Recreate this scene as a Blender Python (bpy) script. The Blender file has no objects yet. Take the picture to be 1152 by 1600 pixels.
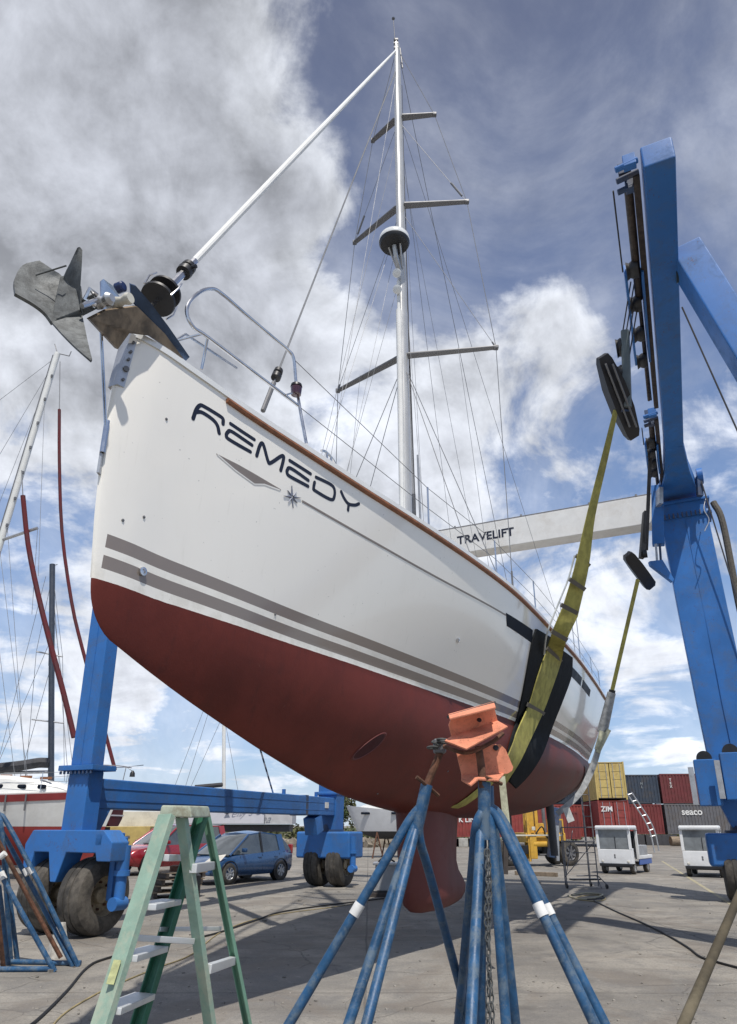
import bpy, bmesh, math, random
import numpy as np
from mathutils import Vector, Matrix
from mathutils.bvhtree import BVHTree
random.seed(7)
R = math.radians
scene = bpy.context.scene
COL = scene.collection

# ------------------------------------------------------------------ camera
FPX, PITCH, PPY, CAMH = 1060.0, R(20), 904.0, 1.65
cd = bpy.data.cameras.new('camera')
cam = bpy.data.objects.new('camera', cd); COL.objects.link(cam)
cd.sensor_fit = 'VERTICAL'; cd.sensor_height = 24; cd.sensor_width = 24
cd.lens = FPX/1600*24; cd.shift_y = (PPY-800)/1600
cd.clip_start = 0.05; cd.clip_end = 3000
cam.location = (0, 0, CAMH); cam.rotation_euler = (R(90)+PITCH, 0, 0)
scene.camera = cam
CP, SP = math.cos(PITCH), math.sin(PITCH)

def ray(px, py):
    u = (px-576)/FPX; v = (PPY-py)/FPX
    return Vector((u, CP-v*SP, SP+v*CP))
def at(px, py, Y):                      # the point of the place seen at a pixel, Y metres ahead
    d = ray(px, py); d = d*(Y/d.y); return Vector((d.x, d.y, d.z+CAMH))
def G(px, py, z=0.0):                   # the point seen at a pixel on a level z
    d = ray(px, py); d = d*((z-CAMH)/d.z); return Vector((d.x, d.y, z))

# ------------------------------------------------------------------ sun + sky
SUN = Vector((0.11, -0.52, 1.0)).normalized()
sl = bpy.data.lights.new('sun', 'SUN'); sl.energy = 4.0; sl.angle = R(0.6); sl.color = (1, .95, .88)
so = bpy.data.objects.new('sun', sl); COL.objects.link(so)
so.rotation_euler = SUN.to_track_quat('Z', 'Y').to_euler(); so.location = (5, -8, 30)

world = bpy.data.worlds.new('World'); scene.world = world; world.use_nodes = True
wt = world.node_tree; wt.nodes.clear()
class NT:
    def __init__(s, t): s.t = t
    def n(s, typ, **k):
        o = s.t.nodes.new(typ)
        for a, b in k.items(): setattr(o, a, b)
        return o
    def l(s, a, b): s.t.links.new(a, b)
    def set(s, inp, v):
        if isinstance(v, bpy.types.NodeSocket): s.t.links.new(v, inp)
        else: inp.default_value = v
    def m(s, op, a, b=0.0, c=None, clamp=False):
        o = s.n('ShaderNodeMath', operation=op); o.use_clamp = clamp
        s.set(o.inputs[0], a); s.set(o.inputs[1], b)
        if c is not None: s.set(o.inputs[2], c)
        return o.outputs[0]
    def v(s, op, a, b=None):
        o = s.n('ShaderNodeVectorMath', operation=op)
        s.set(o.inputs[0], a)
        if b is not None: s.set(o.inputs['Scale'] if op == 'SCALE' else o.inputs[1], b)
        return o.outputs['Value'] if op in ('DOT_PRODUCT', 'LENGTH') else o.outputs[0]
    def ss(s, x, lo, hi, a=0.0, b=1.0, smooth=True):
        o = s.n('ShaderNodeMapRange', interpolation_type='SMOOTHSTEP' if smooth else 'LINEAR')
        s.set(o.inputs[0], x)
        for i, q in ((1, lo), (2, hi), (3, a), (4, b)): s.set(o.inputs[i], q)
        return o.outputs[0]
    def noise(s, vec, scale, detail=4, rough=.55, dist=0.0):
        o = s.n('ShaderNodeTexNoise'); s.l(vec, o.inputs['Vector'])
        o.inputs['Scale'].default_value = scale; o.inputs['Detail'].default_value = detail
        o.inputs['Roughness'].default_value = rough; o.inputs['Distortion'].default_value = dist
        return o.outputs['Fac']
    def mix(s, f, a, b, blend='MIX'):
        o = s.n('ShaderNodeMix', data_type='RGBA', blend_type=blend)
        s.set(o.inputs[0], f)
        for i, q in ((6, a), (7, b)):
            if isinstance(q, tuple) and len(q) == 3: q = (*q, 1)
            s.set(o.inputs[i], q)
        return o.outputs[2]

w = NT(wt)
tc = w.n('ShaderNodeTexCoord'); dirv = w.v('NORMALIZE', tc.outputs['Generated'])
sky = w.n('ShaderNodeTexSky', sky_type='NISHITA'); sky.sun_disc = False
sky.sun_elevation = math.asin(SUN.z); sky.sun_rotation = math.atan2(SUN.x, SUN.y)
sky.air_density = 1.0; sky.dust_density = 0.6; sky.ozone_density = 2.0
sep = w.n('ShaderNodeSeparateXYZ'); w.l(dirv, sep.inputs[0])
zz = w.m('MAXIMUM', sep.outputs[2], 0.0)
# cloud layer, laid out on a level sheet overhead
den = w.m('ADD', zz, 0.16)
cmb = w.n('ShaderNodeCombineXYZ')
w.l(w.m('DIVIDE', sep.outputs[0], den), cmb.inputs[0]); w.l(w.m('DIVIDE', sep.outputs[1], den), cmb.inputs[1])
w.l(w.m('MULTIPLY', zz, 1.2), cmb.inputs[2])
cp = cmb.outputs[0]
n_big = w.noise(cp, 2.1, 9, .6, .45)
n_fine = w.noise(dirv, 7.5, 12, .62, .35)
n_thin = w.noise(dirv, 2.6, 10, .62, .8)
def blob(px, py, rad, amp):
    d = ray(px, py).normalized()
    o = w.v('DOT_PRODUCT', dirv, tuple(d))
    return w.ss(o, math.cos(rad*1.25), 1.0, 0, amp)
bl = [(60, 60, .42, .30), (230, 110, .28, .22), (330, 210, .16, .14), (140, 330, .34, .22), (330, 420, .20, .20), (60, 560, .30, .24), (455, 300, .07, .16),
      (820, 560, .12, .17), (780, 680, .30, .17), (690, 620, .12, .10), (560, 700, .22, .12), (1150, 230, .08, .12), (1040, 90, .06, .16), (1090, 640, .12, .12),
      (1070, 1195, .035, .3), (190, 1010, .09, .25), (60, 1130, .15, .24), (215, 1080, .05, .2), (310, 1150, .05, .2), (930, 960, .10, .16), (1020, 1050, .09, .12), (700, 60, .25, .08),
      (1090, 190, .10, -.30), (600, 200, .25, -.20), (470, 90, .13, -.28), (850, 330, .30, -.18), (430, 480, .10, -.06), (480, 580, .09, -.10), (260, 340, .07, -.10), (330, 1070, .10, -.10), (1000, 830, .12, -.1), (930, 1150, .12, -.12)]
acc = w.m('MULTIPLY_ADD', w.m('SUBTRACT', n_big, .5), 1.55, .5)
for b in bl: acc = w.m('ADD', acc, blob(*b))
acc = w.m('ADD', acc, w.m('MULTIPLY', w.m('SUBTRACT', n_fine, .5), .85))
cl = w.ss(acc, .49, .84)
veil = w.m('MULTIPLY', w.ss(n_thin, .36, .72), .42)
mask = w.m('MAXIMUM', cl, veil)
# thick cloud is grey underneath, thin edges are white
thick = w.ss(acc, .72, 1.30)
shade = w.m('ADD', w.m('MULTIPLY', w.m('SUBTRACT', w.noise(dirv, 5.5, 12, .60, .5), .5), 1.15), 1.0)
ccol = w.mix(thick, (8.0, 8.35, 9.1), (5.4, 5.65, 6.3))
sdir = tuple(v_*.035 for v_ in (SUN.x*.3, SUN.y*.3, 1.0))     # puffs lit from above, greyer underneath
n_up = w.noise(w.v('ADD', dirv, sdir), 7.5, 12, .62, .35)
n_big2 = w.noise(w.v('ADD', dirv, tuple(v_*2.2 for v_ in sdir)), 3.4, 8, .58, .3); n_big1 = w.noise(dirv, 3.4, 8, .58, .3)
relief = w.m('ADD', w.m('MULTIPLY', w.m('SUBTRACT', n_fine, n_up), 1.35), w.m('MULTIPLY', w.m('SUBTRACT', n_big1, n_big2), 1.6))
shade = w.m('ADD', shade, relief)
shade = w.m('MINIMUM', w.m('MAXIMUM', shade, .62), 1.42)
ccol = w.v('SCALE', ccol, shade)
high = w.ss(zz, .1, .98, 1.0, .80, smooth=False)
ccol = w.v('SCALE', ccol, high)
rmp = w.n('ShaderNodeValToRGB'); w.l(zz, rmp.inputs[0]); el = rmp.color_ramp.elements
el[1].position = .12
for k_, (p_, c_) in enumerate(((0, (.58, .72, .88)), (.12, (.37, .545, .84)), (.34, (.22, .37, .69)), (.62, (.18, .245, .44)), (.85, (.15, .17, .265)), (1, (.145, .16, .25)))):
    e_ = el[k_] if k_ < 2 else el.new(p_)
    e_.position = p_; e_.color = (*c_, 1)
skyc = w.mix(.72, sky.outputs[0], w.v('SCALE', rmp.outputs[0], 10.0))
skyc = w.v('SCALE', skyc, 1.0)
fin = w.mix(mask, skyc, ccol)
bg = w.n('ShaderNodeBackground'); w.l(fin, bg.inputs[0]); bg.inputs[1].default_value = 0.1
wo = w.n('ShaderNodeOutputWorld'); w.l(bg.outputs[0], wo.inputs[0])

scene.view_settings.view_transform = 'Standard'; scene.view_settings.look = 'None'
scene.view_settings.exposure = 0.08; scene.view_settings.gamma = 1.0; scene.view_settings.use_curve_mapping = False

# ------------------------------------------------------------------ materials
MATS = {}
def mat(name, col, rough=.5, metal=0.0, var=.12, scale=3.0, dirt=0.0, dirtcol=(.12, .09, .06), bump=.0, bscale=40.0, coat=0.0, spec=.5, dscale=1.3, chip=0.0, chipcol=(.10, .045, .025)):
    if name in MATS: return MATS[name]
    m = bpy.data.materials.new(name); m.use_nodes = True; t = NT(m.node_tree)
    p = m.node_tree.nodes['Principled BSDF']
    tcx = t.n('ShaderNodeTexCoord').outputs['Object']
    c = tuple(col)
    a = t.noise(tcx, scale, 6, .6, .3)
    lo = tuple(q*(1-var) for q in c); hi = tuple(min(1, q*(1+var)) for q in c)
    cc = t.mix(t.ss(a, .3, .7), lo, hi)
    if dirt > 0:
        d = t.noise(tcx, dscale, 9, .68, .6)
        d2 = t.noise(tcx, dscale*9, 5, .7, .2)
        dd = t.m('MULTIPLY', t.ss(t.m('ADD', d, t.m('MULTIPLY', d2, .35)), .62, .86), dirt)
        cc = t.mix(dd, cc, dirtcol)
        t.l(t.m('ADD', t.m('MULTIPLY', dd, .35), rough, clamp=True), p.inputs['Roughness'])
    else:
        t.l(t.ss(a, .2, .8, max(.02, rough*.8), min(1, rough*1.2)), p.inputs['Roughness'])
    if chip > 0:
        ch_ = t.noise(tcx, dscale*16, 6, .75, .3); bigm = t.noise(tcx, dscale*1.7, 3, .6)
        cc = t.mix(t.m('MULTIPLY', t.ss(t.m('ADD', ch_, t.m('MULTIPLY', bigm, .45)), .86, .90), chip), cc, chipcol)
    t.l(cc, p.inputs['Base Color'])
    p.inputs['Metallic'].default_value = metal
    p.inputs['Coat Weight'].default_value = coat; p.inputs['Coat Roughness'].default_value = .08
    p.inputs['Specular IOR Level'].default_value = spec
    if bump > 0:
        b = t.n('ShaderNodeBump'); b.inputs['Strength'].default_value = bump; b.inputs['Distance'].default_value = .01
        t.l(t.noise(tcx, bscale, 5, .65), b.inputs['Height']); t.l(b.outputs[0], p.inputs['Normal'])
    MATS[name] = m; return m

M_white = mat('gelcoat_white', (.74, .75, .74), .22, var=.03, dirt=.10, dirtcol=(.45, .42, .36), coat=.3)
M_red = mat('red_antifouling', (.115, .024, .020), .62, var=.16, scale=1.2, dirt=.35, dirtcol=(.14, .05, .045), bump=.15, bscale=60)
M_blue = mat('lift_blue_paint', (.033, .148, .42), .46, var=.14, scale=1.0, dirt=.55, dirtcol=(.07, .13, .25), bump=.06, bscale=8, spec=.35, dscale=2.2, chip=.7)
M_bluedk = mat('dark_blue_steel', (.03, .06, .13), .5, var=.2, dirt=.5)
M_stand = mat('stand_blue_paint', (.016, .075, .17), .45, var=.3, scale=12, dirt=.75, dirtcol=(.12, .16, .19), bump=.2, dscale=11, chip=.8, chipcol=(.16, .17, .17))
M_orange = mat('faded_orange_paint', (.74, .27, .155), .62, var=.10, scale=8, dirt=.6, dirtcol=(.30, .12, .07), bump=.15, dscale=9, chip=.9)
M_rust = mat('rusty_steel', (.13, .060, .035), .8, .2, var=.4, scale=20, dirt=.6, dirtcol=(.04, .03, .025), bump=.4)
M_steel = mat('stainless_steel', (.62, .62, .63), .22, 1.0, var=.12, scale=8)
M_alu = mat('weathered_aluminium', (.50, .51, .52), .42, .75, var=.12, scale=6, dirt=.2)
M_mast = mat('anodised_mast', (.55, .55, .54), .38, .35, var=.06, scale=1.5)
M_spread = mat('grey_spreader', (.16, .16, .165), .5, .3, var=.1)
M_galv = mat('galvanised_steel', (.105, .112, .112), .6, .15, var=.4, scale=9, dirt=.6, dirtcol=(.045, .045, .042), bump=.25, dscale=7)
M_black = mat('black_plastic', (.015, .015, .017), .45, var=.3)
M_rubber = mat('tyre_rubber', (.040, .037, .033), .85, var=.3, scale=5, dirt=.85, dirtcol=(.14, .125, .105), bump=.3, bscale=20)
M_mat = mat('black_rubber_mat', (.012, .014, .016), .8, var=.3, scale=6, dirt=.3, dirtcol=(.04, .04, .04), bump=.4, bscale=18, spec=.12)
M_sling = mat('yellow_webbing', (.36, .33, .085), .85, var=.2, scale=6, dirt=.7, dirtcol=(.20, .18, .07), bump=.35, bscale=90, dscale=2)
M_slingpale = mat('worn_webbing', (.50, .50, .36), .85, var=.2, scale=9, dirt=.5, bump=.4)
M_sleeve = mat('clear_plastic_wrap', (.55, .57, .55), .35, var=.2, scale=8)
M_teak = mat('varnished_teak', (.25, .10, .045), .45, var=.25, scale=14, dirt=.2)
M_navy = mat('navy_vinyl', (.006, .008, .022), .35, var=.1)
M_taupe = mat('taupe_vinyl', (.22, .19, .17), .4, var=.08)
M_glass = mat('dark_tinted_glass', (.012, .016, .026), .4, var=.2, spec=.03)
M_grease = mat('greasy_brown_steel', (.050, .036, .028), .6, .2, var=.4, scale=14, dirt=.5, dirtcol=(.02, .018, .016))
M_cartglass = mat('cart_windscreen', (.20, .22, .23), .08, var=.2, spec=.8)
M_window = mat('window_glass', (.045, .055, .06), .08, var=.3, spec=.9, coat=.6)
M_ladder = mat('pale_green_fibreglass', (.25, .37, .29), .6, var=.12, scale=10, dirt=.6, dirtcol=(.42, .42, .32), bump=.2, dscale=6)
M_laddershade = mat('shaded_green_fibreglass', (.025, .13, .075), .5, var=.15, scale=10, dirt=.3, dirtcol=(.25, .32, .22))  # ladder green darkened for the shade inside the far rail's channel
M_cap = mat('ladder_cap', (.38, .42, .33), .7, var=.15, scale=16, dirt=.8, dirtcol=(.22, .19, .13), dscale=9)
M_step = mat('ladder_aluminium', (.66, .67, .66), .45, .5, var=.1, dirt=.3, dirtcol=(.35, .3, .25))
M_tape = mat('white_tape', (.72, .72, .70), .7, var=.1, scale=20, dirt=.4, dirtcol=(.35, .34, .33))
M_carblue = mat('blue_car_paint', (.028, .085, .20), .28, .35, var=.05, coat=.9)
M_carred = mat('red_car_paint', (.28, .012, .02), .28, .2, var=.05, coat=.9)
M_cream = mat('cream_paint', (.62, .60, .52), .5, var=.06, dirt=.3)
M_yellow = mat('machine_yellow', (.62, .36, .05), .5, var=.12, dirt=.5)
M_cyellow = mat('container_yellow', (.50, .38, .13), .6, var=.12, scale=1.5, dirt=.5, dirtcol=(.28, .18, .08))
M_cred = mat('container_red', (.17, .032, .032), .6, var=.18, scale=1.0, dirt=.4, dirtcol=(.14, .04, .03))
M_cmaroon = mat('container_maroon', (.14, .028, .03), .6, var=.15, dirt=.4, dirtcol=(.09, .04, .03))
M_cnavy = mat('container_navy', (.035, .05, .075), .6, var=.15, dirt=.4)
M_cgrey = mat('container_grey', (.12, .12, .13), .6, var=.15, dirt=.4)
M_cbright = mat('container_bright_red', (.25, .040, .035), .6, var=.15, dirt=.3)
M_cwhite = mat('lettering_white', (.70, .70, .68), .6, var=.08)
M_cartwhite = mat('cart_white', (.78, .79, .79), .4, var=.04, dirt=.15)
M_cartblue = mat('cart_blue', (.05, .12, .40), .4, var=.1)
M_concrete = mat('concrete_block', (.36, .35, .32), .85, var=.2, dirt=.4, bump=.3)
M_wood = mat('weathered_timber', (.22, .17, .12), .85, var=.3, scale=8, dirt=.5, bump=.3)
M_darkwood = mat('dark_timber', (.055, .045, .04), .85, var=.3, scale=8)
M_bark = mat('bark', (.10, .075, .05), .9, var=.3)
M_leaf = mat('leaf_green', (.055, .085, .025), .75, var=.45, scale=1.5)
M_leaf2 = mat('leaf_olive', (.095, .10, .04), .8, var=.45, scale=1.5)
M_redsail = mat('dark_red_sail_cover', (.085, .010, .014), .85, var=.3, scale=3)
M_greysail = mat('grey_sail_cover', (.05, .05, .055), .85, var=.4, scale=4)
M_white2 = mat('boat_white', (.70, .70, .67), .35, var=.05, dirt=.15, dirtcol=(.4, .37, .3))
M_redband = mat('boat_red_band', (.24, .03, .03), .5, var=.1)
M_redhull = mat('boat_red_bottom', (.24, .03, .025), .7, var=.15)
M_darkhull = mat('boat_dark_bottom', (.05, .05, .055), .7, var=.2)
M_grey = mat('grey_enamel', (.33, .34, .35), .55, var=.12, dirt=.4)
M_wire = mat('rigging_wire', (.17, .175, .185), .5, .2, var=.1)
M_wiredk = mat('dark_rope', (.05, .05, .055), .8, var=.3)
M_sail = mat('furled_sailcloth', (.72, .72, .70), .8, var=.06, scale=5)
M_cable = mat('black_cable', (.014, .013, .012), .6, var=.3)
M_hose = mat('tan_hose', (.30, .24, .12), .7, var=.3)
M_brownpipe = mat('muddy_pipe', (.065, .052, .03), .8, var=.3, scale=10, dirt=.5, dirtcol=(.22, .19, .13), bump=.3)
M_lamp = mat('headlamp_glass', (.65, .62, .55), .1, var=.1, coat=1)

# ------------------------------------------------------------------ mesh helpers
WM = {}
def tag(o, label=None, cat=None, group=None, kind=None):
    if label: o['label'] = label
    if cat: o['category'] = cat
    if group: o['group'] = group
    if kind: o['kind'] = kind
    return o
def thing(name, label, cat, loc=(0, 0, 0), rz=0.0, group=None):
    o = bpy.data.objects.new(name, None); COL.objects.link(o); o.empty_display_size = .2
    o.location = loc; o.rotation_euler = (0, 0, rz)
    WM[o.name] = Matrix.Translation(Vector(loc)) @ Matrix.Rotation(rz, 4, 'Z')
    return tag(o, label, cat, group)
class MB:
    def __init__(s): s.bm = bmesh.new()
    def poly(s, pts):
        vs = [s.bm.verts.new(Vector(p)) for p in pts]
        try: return s.bm.faces.new(vs)
        except ValueError: return None
    def grid(s, rows, closed=False):
        vr = [[s.bm.verts.new(Vector(p)) for p in r] for r in rows]
        n = len(rows[0])
        for a, b in zip(vr[:-1], vr[1:]):
            for i in range(n if closed else n-1):
                j = (i+1) % n
                try: s.bm.faces.new((a[i], a[j], b[j], b[i]))
                except ValueError: pass
        return vr
    def loft(s, rings, cap=True):
        vr = s.grid(rings, True)
        if cap:
            for r in (vr[0][::-1], vr[-1]):
                try: s.bm.faces.new(r)
                except ValueError: pass
        return s
    def box(s, c, size, M=None):           # centre, size, optional 3x3/4x4 turn
        c = Vector(c); hx, hy, hz = [q/2 for q in size]
        M = M.to_3x3() if M is not None else Matrix.Identity(3)
        P = lambda x, y, z: c + M @ Vector((x*hx, y*hy, z*hz))
        return s.loft([[P(-1, -1, k), P(1, -1, k), P(1, 1, k), P(-1, 1, k)] for k in (-1, 1)])
    def bb(s, x0, x1, y0, y1, z0, z1): return s.box(((x0+x1)/2, (y0+y1)/2, (z0+z1)/2), (x1-x0, y1-y0, z1-z0))
    def beam(s, a, b, wd, ht, side=None, wd2=None, ht2=None):   # rectangular bar a->b; side = direction of the width
        a = Vector(a); b = Vector(b); d = (b-a).normalized()
        sd = Vector(side) if side is not None else d.cross(Vector((0, 0, 1)))
        if sd.length < 1e-4: sd = Vector((1, 0, 0))
        sd = (sd - d*sd.dot(d)).normalized(); up = sd.cross(d).normalized()
        r = []
        for p, w_, h_ in ((a, wd, ht), (b, wd2 or wd, ht2 or ht)):
            r.append([p-sd*w_/2-up*h_/2, p+sd*w_/2-up*h_/2, p+sd*w_/2+up*h_/2, p-sd*w_/2+up*h_/2])
        return s.loft(r)
    def tube(s, pts, r, n=8, cap=True, r2=None):
        pts = [Vector(p) for p in pts]; k = len(pts)
        rings = []; ref = None
        for i, p in enumerate(pts):
            d = ((pts[min(i+1, k-1)]-p).normalized() + (p-pts[max(i-1, 0)]).normalized())
            if d.length < 1e-6: d = Vector((0, 0, 1))
            d.normalize()
            if ref is None:
                ref = d.cross(Vector((0, 0, 1)));
                if ref.length < .05: ref = Vector((1, 0, 0))
            ref = (ref - d*ref.dot(d)).normalized(); bi = d.cross(ref)
            rr = r if r2 is None else r+(r2-r)*i/(k-1)
            if isinstance(r, (list, tuple)): rr = r[i]
            rings.append([p + (ref*math.cos(2*math.pi*j/n)+bi*math.sin(2*math.pi*j/n))*rr for j in range(n)])
        return s.loft(rings, cap)
    def lathe(s, c, axis, prof, n=24, cap=True):     # prof: (distance along the axis, radius)
        c = Vector(c); ax = Vector(axis).normalized()
        u = ax.cross(Vector((0, 0, 1)))
        if u.length < .05: u = Vector((1, 0, 0))
        u.normalize(); v = ax.cross(u)
        return s.loft([[c+ax*a+(u*math.cos(2*math.pi*j/n)+v*math.sin(2*math.pi*j/n))*max(q, .001) for j in range(n)] for a, q in prof], cap)
    def plate(s, pts, th):                 # a flat polygon given real thickness
        pts = [Vector(p) for p in pts]
        nn = Vector((0, 0, 0))
        for a, b in zip(pts, pts[1:]+pts[:1]): nn += a.cross(b)
        nn.normalize()
        return s.loft([[p-nn*th/2 for p in pts], [p+nn*th/2 for p in pts]])
    def build(s, name, m, parent=None, bevel=0.0, seg=2, smooth=None, local=False, origin=None, label=None, ang=35):
        bm = s.bm
        if bevel > 0:
            bmesh.ops.remove_doubles(bm, verts=bm.verts, dist=1e-5)
            es = [e for e in bm.edges if len(e.link_faces) == 2 and e.calc_face_angle(0) > R(30)]
            bmesh.ops.bevel(bm, geom=es, offset=bevel, segments=seg, profile=.5, affect='EDGES', clamp_overlap=True)
        if parent is not None and not local:
            bm.transform(WM[parent.name].inverted())
        elif origin is not None:
            bm.transform(Matrix.Translation(-Vector(origin)))
        bmesh.ops.recalc_face_normals(bm, faces=bm.faces)
        me = bpy.data.meshes.new(name); bm.to_mesh(me); bm.free()
        if smooth is None: smooth = True
        if smooth:
            me.polygons.foreach_set('use_smooth', [True]*len(me.polygons))
            me.set_sharp_from_angle(angle=R(ang))
        me.materials.append(m)
        o = bpy.data.objects.new(name, me); COL.objects.link(o)
        if parent is not None:
            o.parent = parent; WM[o.name] = WM[parent.name].copy()
        elif origin is not None:
            o.location = origin; WM[o.name] = Matrix.Translation(Vector(origin))
        else: WM[o.name] = Matrix.Identity(4)
        if label: o['label'] = label
        if bevel > 0 and smooth:
            wn = o.modifiers.new('weighted_normals', 'WEIGHTED_NORMAL'); wn.keep_sharp = True
        return o
def kids(o): return [c for c in bpy.data.objects if c.parent == o]
def copy_tree(o, parent=None, loc=None, rz=None, label=None, **k):
    c = o.copy(); COL.objects.link(c)
    if parent is not None: c.parent = parent
    if loc is not None: c.location = loc
    if rz is not None: c.rotation_euler = (0, 0, rz)
    if label: c['label'] = label
    if parent is None: WM[c.name] = Matrix.Translation(c.location) @ Matrix.Rotation(c.rotation_euler[2], 4, 'Z')
    for ch in kids(o): copy_tree(ch, c)
    return c
def text_mesh(name, s, size, m, parent, M, offset=0.0, ext=.004, spacing=1.0, shear=0.0):   # lettering laid out in the frame M (world)
    cu = bpy.data.curves.new('lettering', 'FONT'); cu.body = s; cu.size = size; cu.extrude = ext; cu.offset = offset
    cu.space_character = spacing; cu.align_x = 'CENTER'; cu.align_y = 'CENTER'; cu.shear = shear
    o = bpy.data.objects.new('lettering_tmp', cu); COL.objects.link(o)
    dg = bpy.context.evaluated_depsgraph_get()
    me = bpy.data.meshes.new_from_object(o.evaluated_get(dg))
    bpy.data.objects.remove(o); me.name = name
    me.transform(M)
    if parent is not None: me.transform(WM[parent.name].inverted())
    me.materials.clear(); me.materials.append(m)
    q = bpy.data.objects.new(name, me); COL.objects.link(q)
    if parent is not None: q.parent = parent; WM[q.name] = WM[parent.name].copy()
    return q
def frame(origin, x, y):
    x = Vector(x).normalized(); y = Vector(y); y = (y-x*y.dot(x)).normalized(); z = x.cross(y)
    return Matrix(((x.x, y.x, z.x, origin[0]), (x.y, y.y, z.y, origin[1]), (x.z, y.z, z.z, origin[2]), (0, 0, 0, 1)))
def curve_pts(P, n=6):                     # smooth polyline through points (Catmull-Rom)
    P = [Vector(p) for p in P]; Q = [P[0]*2-P[1]]+P+[P[-1]*2-P[-2]]; out = []
    for i in range(1, len(Q)-2):
        for k in range(n):
            t = k/n; a, b, c, d = Q[i-1:i+3]
            out.append(.5*((2*b)+(c-a)*t+(2*a-5*b+4*c-d)*t*t+(3*b-a-3*c+d)*t**3))
    return out+[P[-1]]

# ------------------------------------------------------------------ ground
def ground_material():
    m = bpy.data.materials.new('worn_concrete_yard'); m.use_nodes = True; t = NT(m.node_tree)
    p = m.node_tree.nodes['Principled BSDF']
    pos = t.n('ShaderNodeTexCoord').outputs['Object']
    wv = t.n('ShaderNodeTexNoise'); t.l(pos, wv.inputs['Vector']); wv.inputs['Scale'].default_value = .8; wv.inputs['Detail'].default_value = 4
    wp = t.v('ADD', pos, t.v('SCALE', wv.outputs['Color'], .55))
    base = t.mix(t.ss(t.noise(pos, .32, 8, .62, .8), .33, .68), (.175, .163, .143), (.335, .308, .262))
    base = t.mix(t.m('MULTIPLY', t.ss(t.noise(pos, 1.7, 9, .7, .3), .42, .66), .75), base, (.165, .157, .145))
    base = t.mix(t.m('MULTIPLY', t.ss(t.noise(pos, 5.2, 9, .72, .5), .56, .72), .45), base, (.44, .41, .36))
    base = t.mix(t.m('MULTIPLY', t.ss(t.noise(pos, 38, 4, .7), .45, .68), .6), base, (.125, .118, .11))
    base = t.mix(t.m('MULTIPLY', t.ss(t.noise(pos, 120, 2, .7), .56, .70), .5), base, (.47, .44, .39))
    sv = t.v('MULTIPLY', pos, (.22, 1.6, 1))
    base = t.mix(t.m('MULTIPLY', t.ss(t.noise(sv, 1.3, 9, .72, .3), .50, .70), .45), base, (.12, .108, .092))
    base = t.mix(t.m('MULTIPLY', t.ss(t.noise(pos, 11, 8, .75, .2), .55, .66), .35), base, (.10, .095, .088))
    br = t.n('ShaderNodeTexBrick'); t.l(t.v('ADD', pos, t.v('SCALE', wv.outputs['Color'], .06)), br.inputs['Vector']); br.offset = 0.0
    br.inputs['Scale'].default_value = 1.0; br.inputs['Brick Width'].default_value = 5.2; br.inputs['Row Height'].default_value = 4.1; br.inputs['Mortar Size'].default_value = .018; br.inputs['Mortar Smooth'].default_value = .3
    base = t.mix(t.m('MULTIPLY', br.outputs['Fac'], .6), base, (.07, .065, .058))
    for cx_, cy_, r_ in ((24, 20, 21.0), (24, 20, 22.1), (-16, 9, 17.5), (-16, 9, 18.4), (2, 60, 46)):
        dv = t.v('LENGTH', t.v('MULTIPLY', t.v('SUBTRACT', pos, (cx_, cy_, 0)), (1, 1, 0)))
        tb_ = t.ss(t.m('ABSOLUTE', t.m('SUBTRACT', dv, r_)), .10, .22, 1, 0)
        base = t.mix(t.m('MULTIPLY', t.m('MULTIPLY', tb_, t.ss(t.noise(pos, 2.3, 8, .7), .42, .62)), .34), base, (.085, .08, .075))
    base = t.mix(t.m('MULTIPLY', t.ss(t.noise(pos, .55, 9, .68, 1.2), .50, .60), .38), base, (.17, .14, .11))
    # oil stains and tar patches
    st = t.ss(t.noise(wp, .95, 4, .6, .9), .62, .74)
    base = t.mix(t.m('MULTIPLY', st, .55), base, (.075, .07, .066))
    vo = t.n('ShaderNodeTexVoronoi', feature='DISTANCE_TO_EDGE'); t.l(wp, vo.inputs['Vector']); vo.inputs['Scale'].default_value = .42
    ck = t.ss(vo.outputs['Distance'], .001, .007, 1, 0)
    ck = t.m('MULTIPLY', ck, t.ss(t.noise(pos, .35, 3), .44, .56))
    base = t.mix(t.m('MULTIPLY', ck, .38), base, (.05, .047, .042))
    vo2 = t.n('ShaderNodeTexVoronoi', feature='DISTANCE_TO_EDGE'); t.l(wp, vo2.inputs['Vector']); vo2.inputs['Scale'].default_value = 1.7
    ck2 = t.m('MULTIPLY', t.ss(vo2.outputs['Distance'], .002, .014, 1, 0), t.ss(t.noise(pos, .5, 3), .5, .62))
    base = t.mix(t.m('MULTIPLY', ck2, .5), base, (.06, .055, .05))
    t.l(base, p.inputs['Base Color']); p.inputs['Roughness'].default_value = .88
    h = t.m('ADD', t.m('MULTIPLY', t.noise(pos, 60, 5, .75), .5), t.m('MULTIPLY', t.noise(pos, 4, 5, .6), 1.2))
    h = t.m('SUBTRACT', h, t.m('MULTIPLY', ck, .8))
    b = t.n('ShaderNodeBump'); b.inputs['Strength'].default_value = .8; b.inputs['Distance'].default_value = .016
    t.l(h, b.inputs['Height']); t.l(b.outputs[0], p.inputs['Normal'])
    return m
mb = MB(); mb.poly([(-1500, -60, 0), (1500, -60, 0), (1500, 2500, 0), (-1500, 2500, 0)])
g = mb.build('ground', ground_material(), smooth=False); g['kind'] = 'structure'
M_line = mat('worn_yellow_line', (.36, .32, .20), .85, var=.2, scale=6, dirt=.9, dirtcol=(.22, .21, .19), dscale=3)
mb = MB()
a, b = G(1045, 1352), G(1130, 1405); d = (b-a).normalized(); s_ = Vector((-d.y, d.x, 0))*.05
a = a-d*4; b = b+d*2
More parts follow.
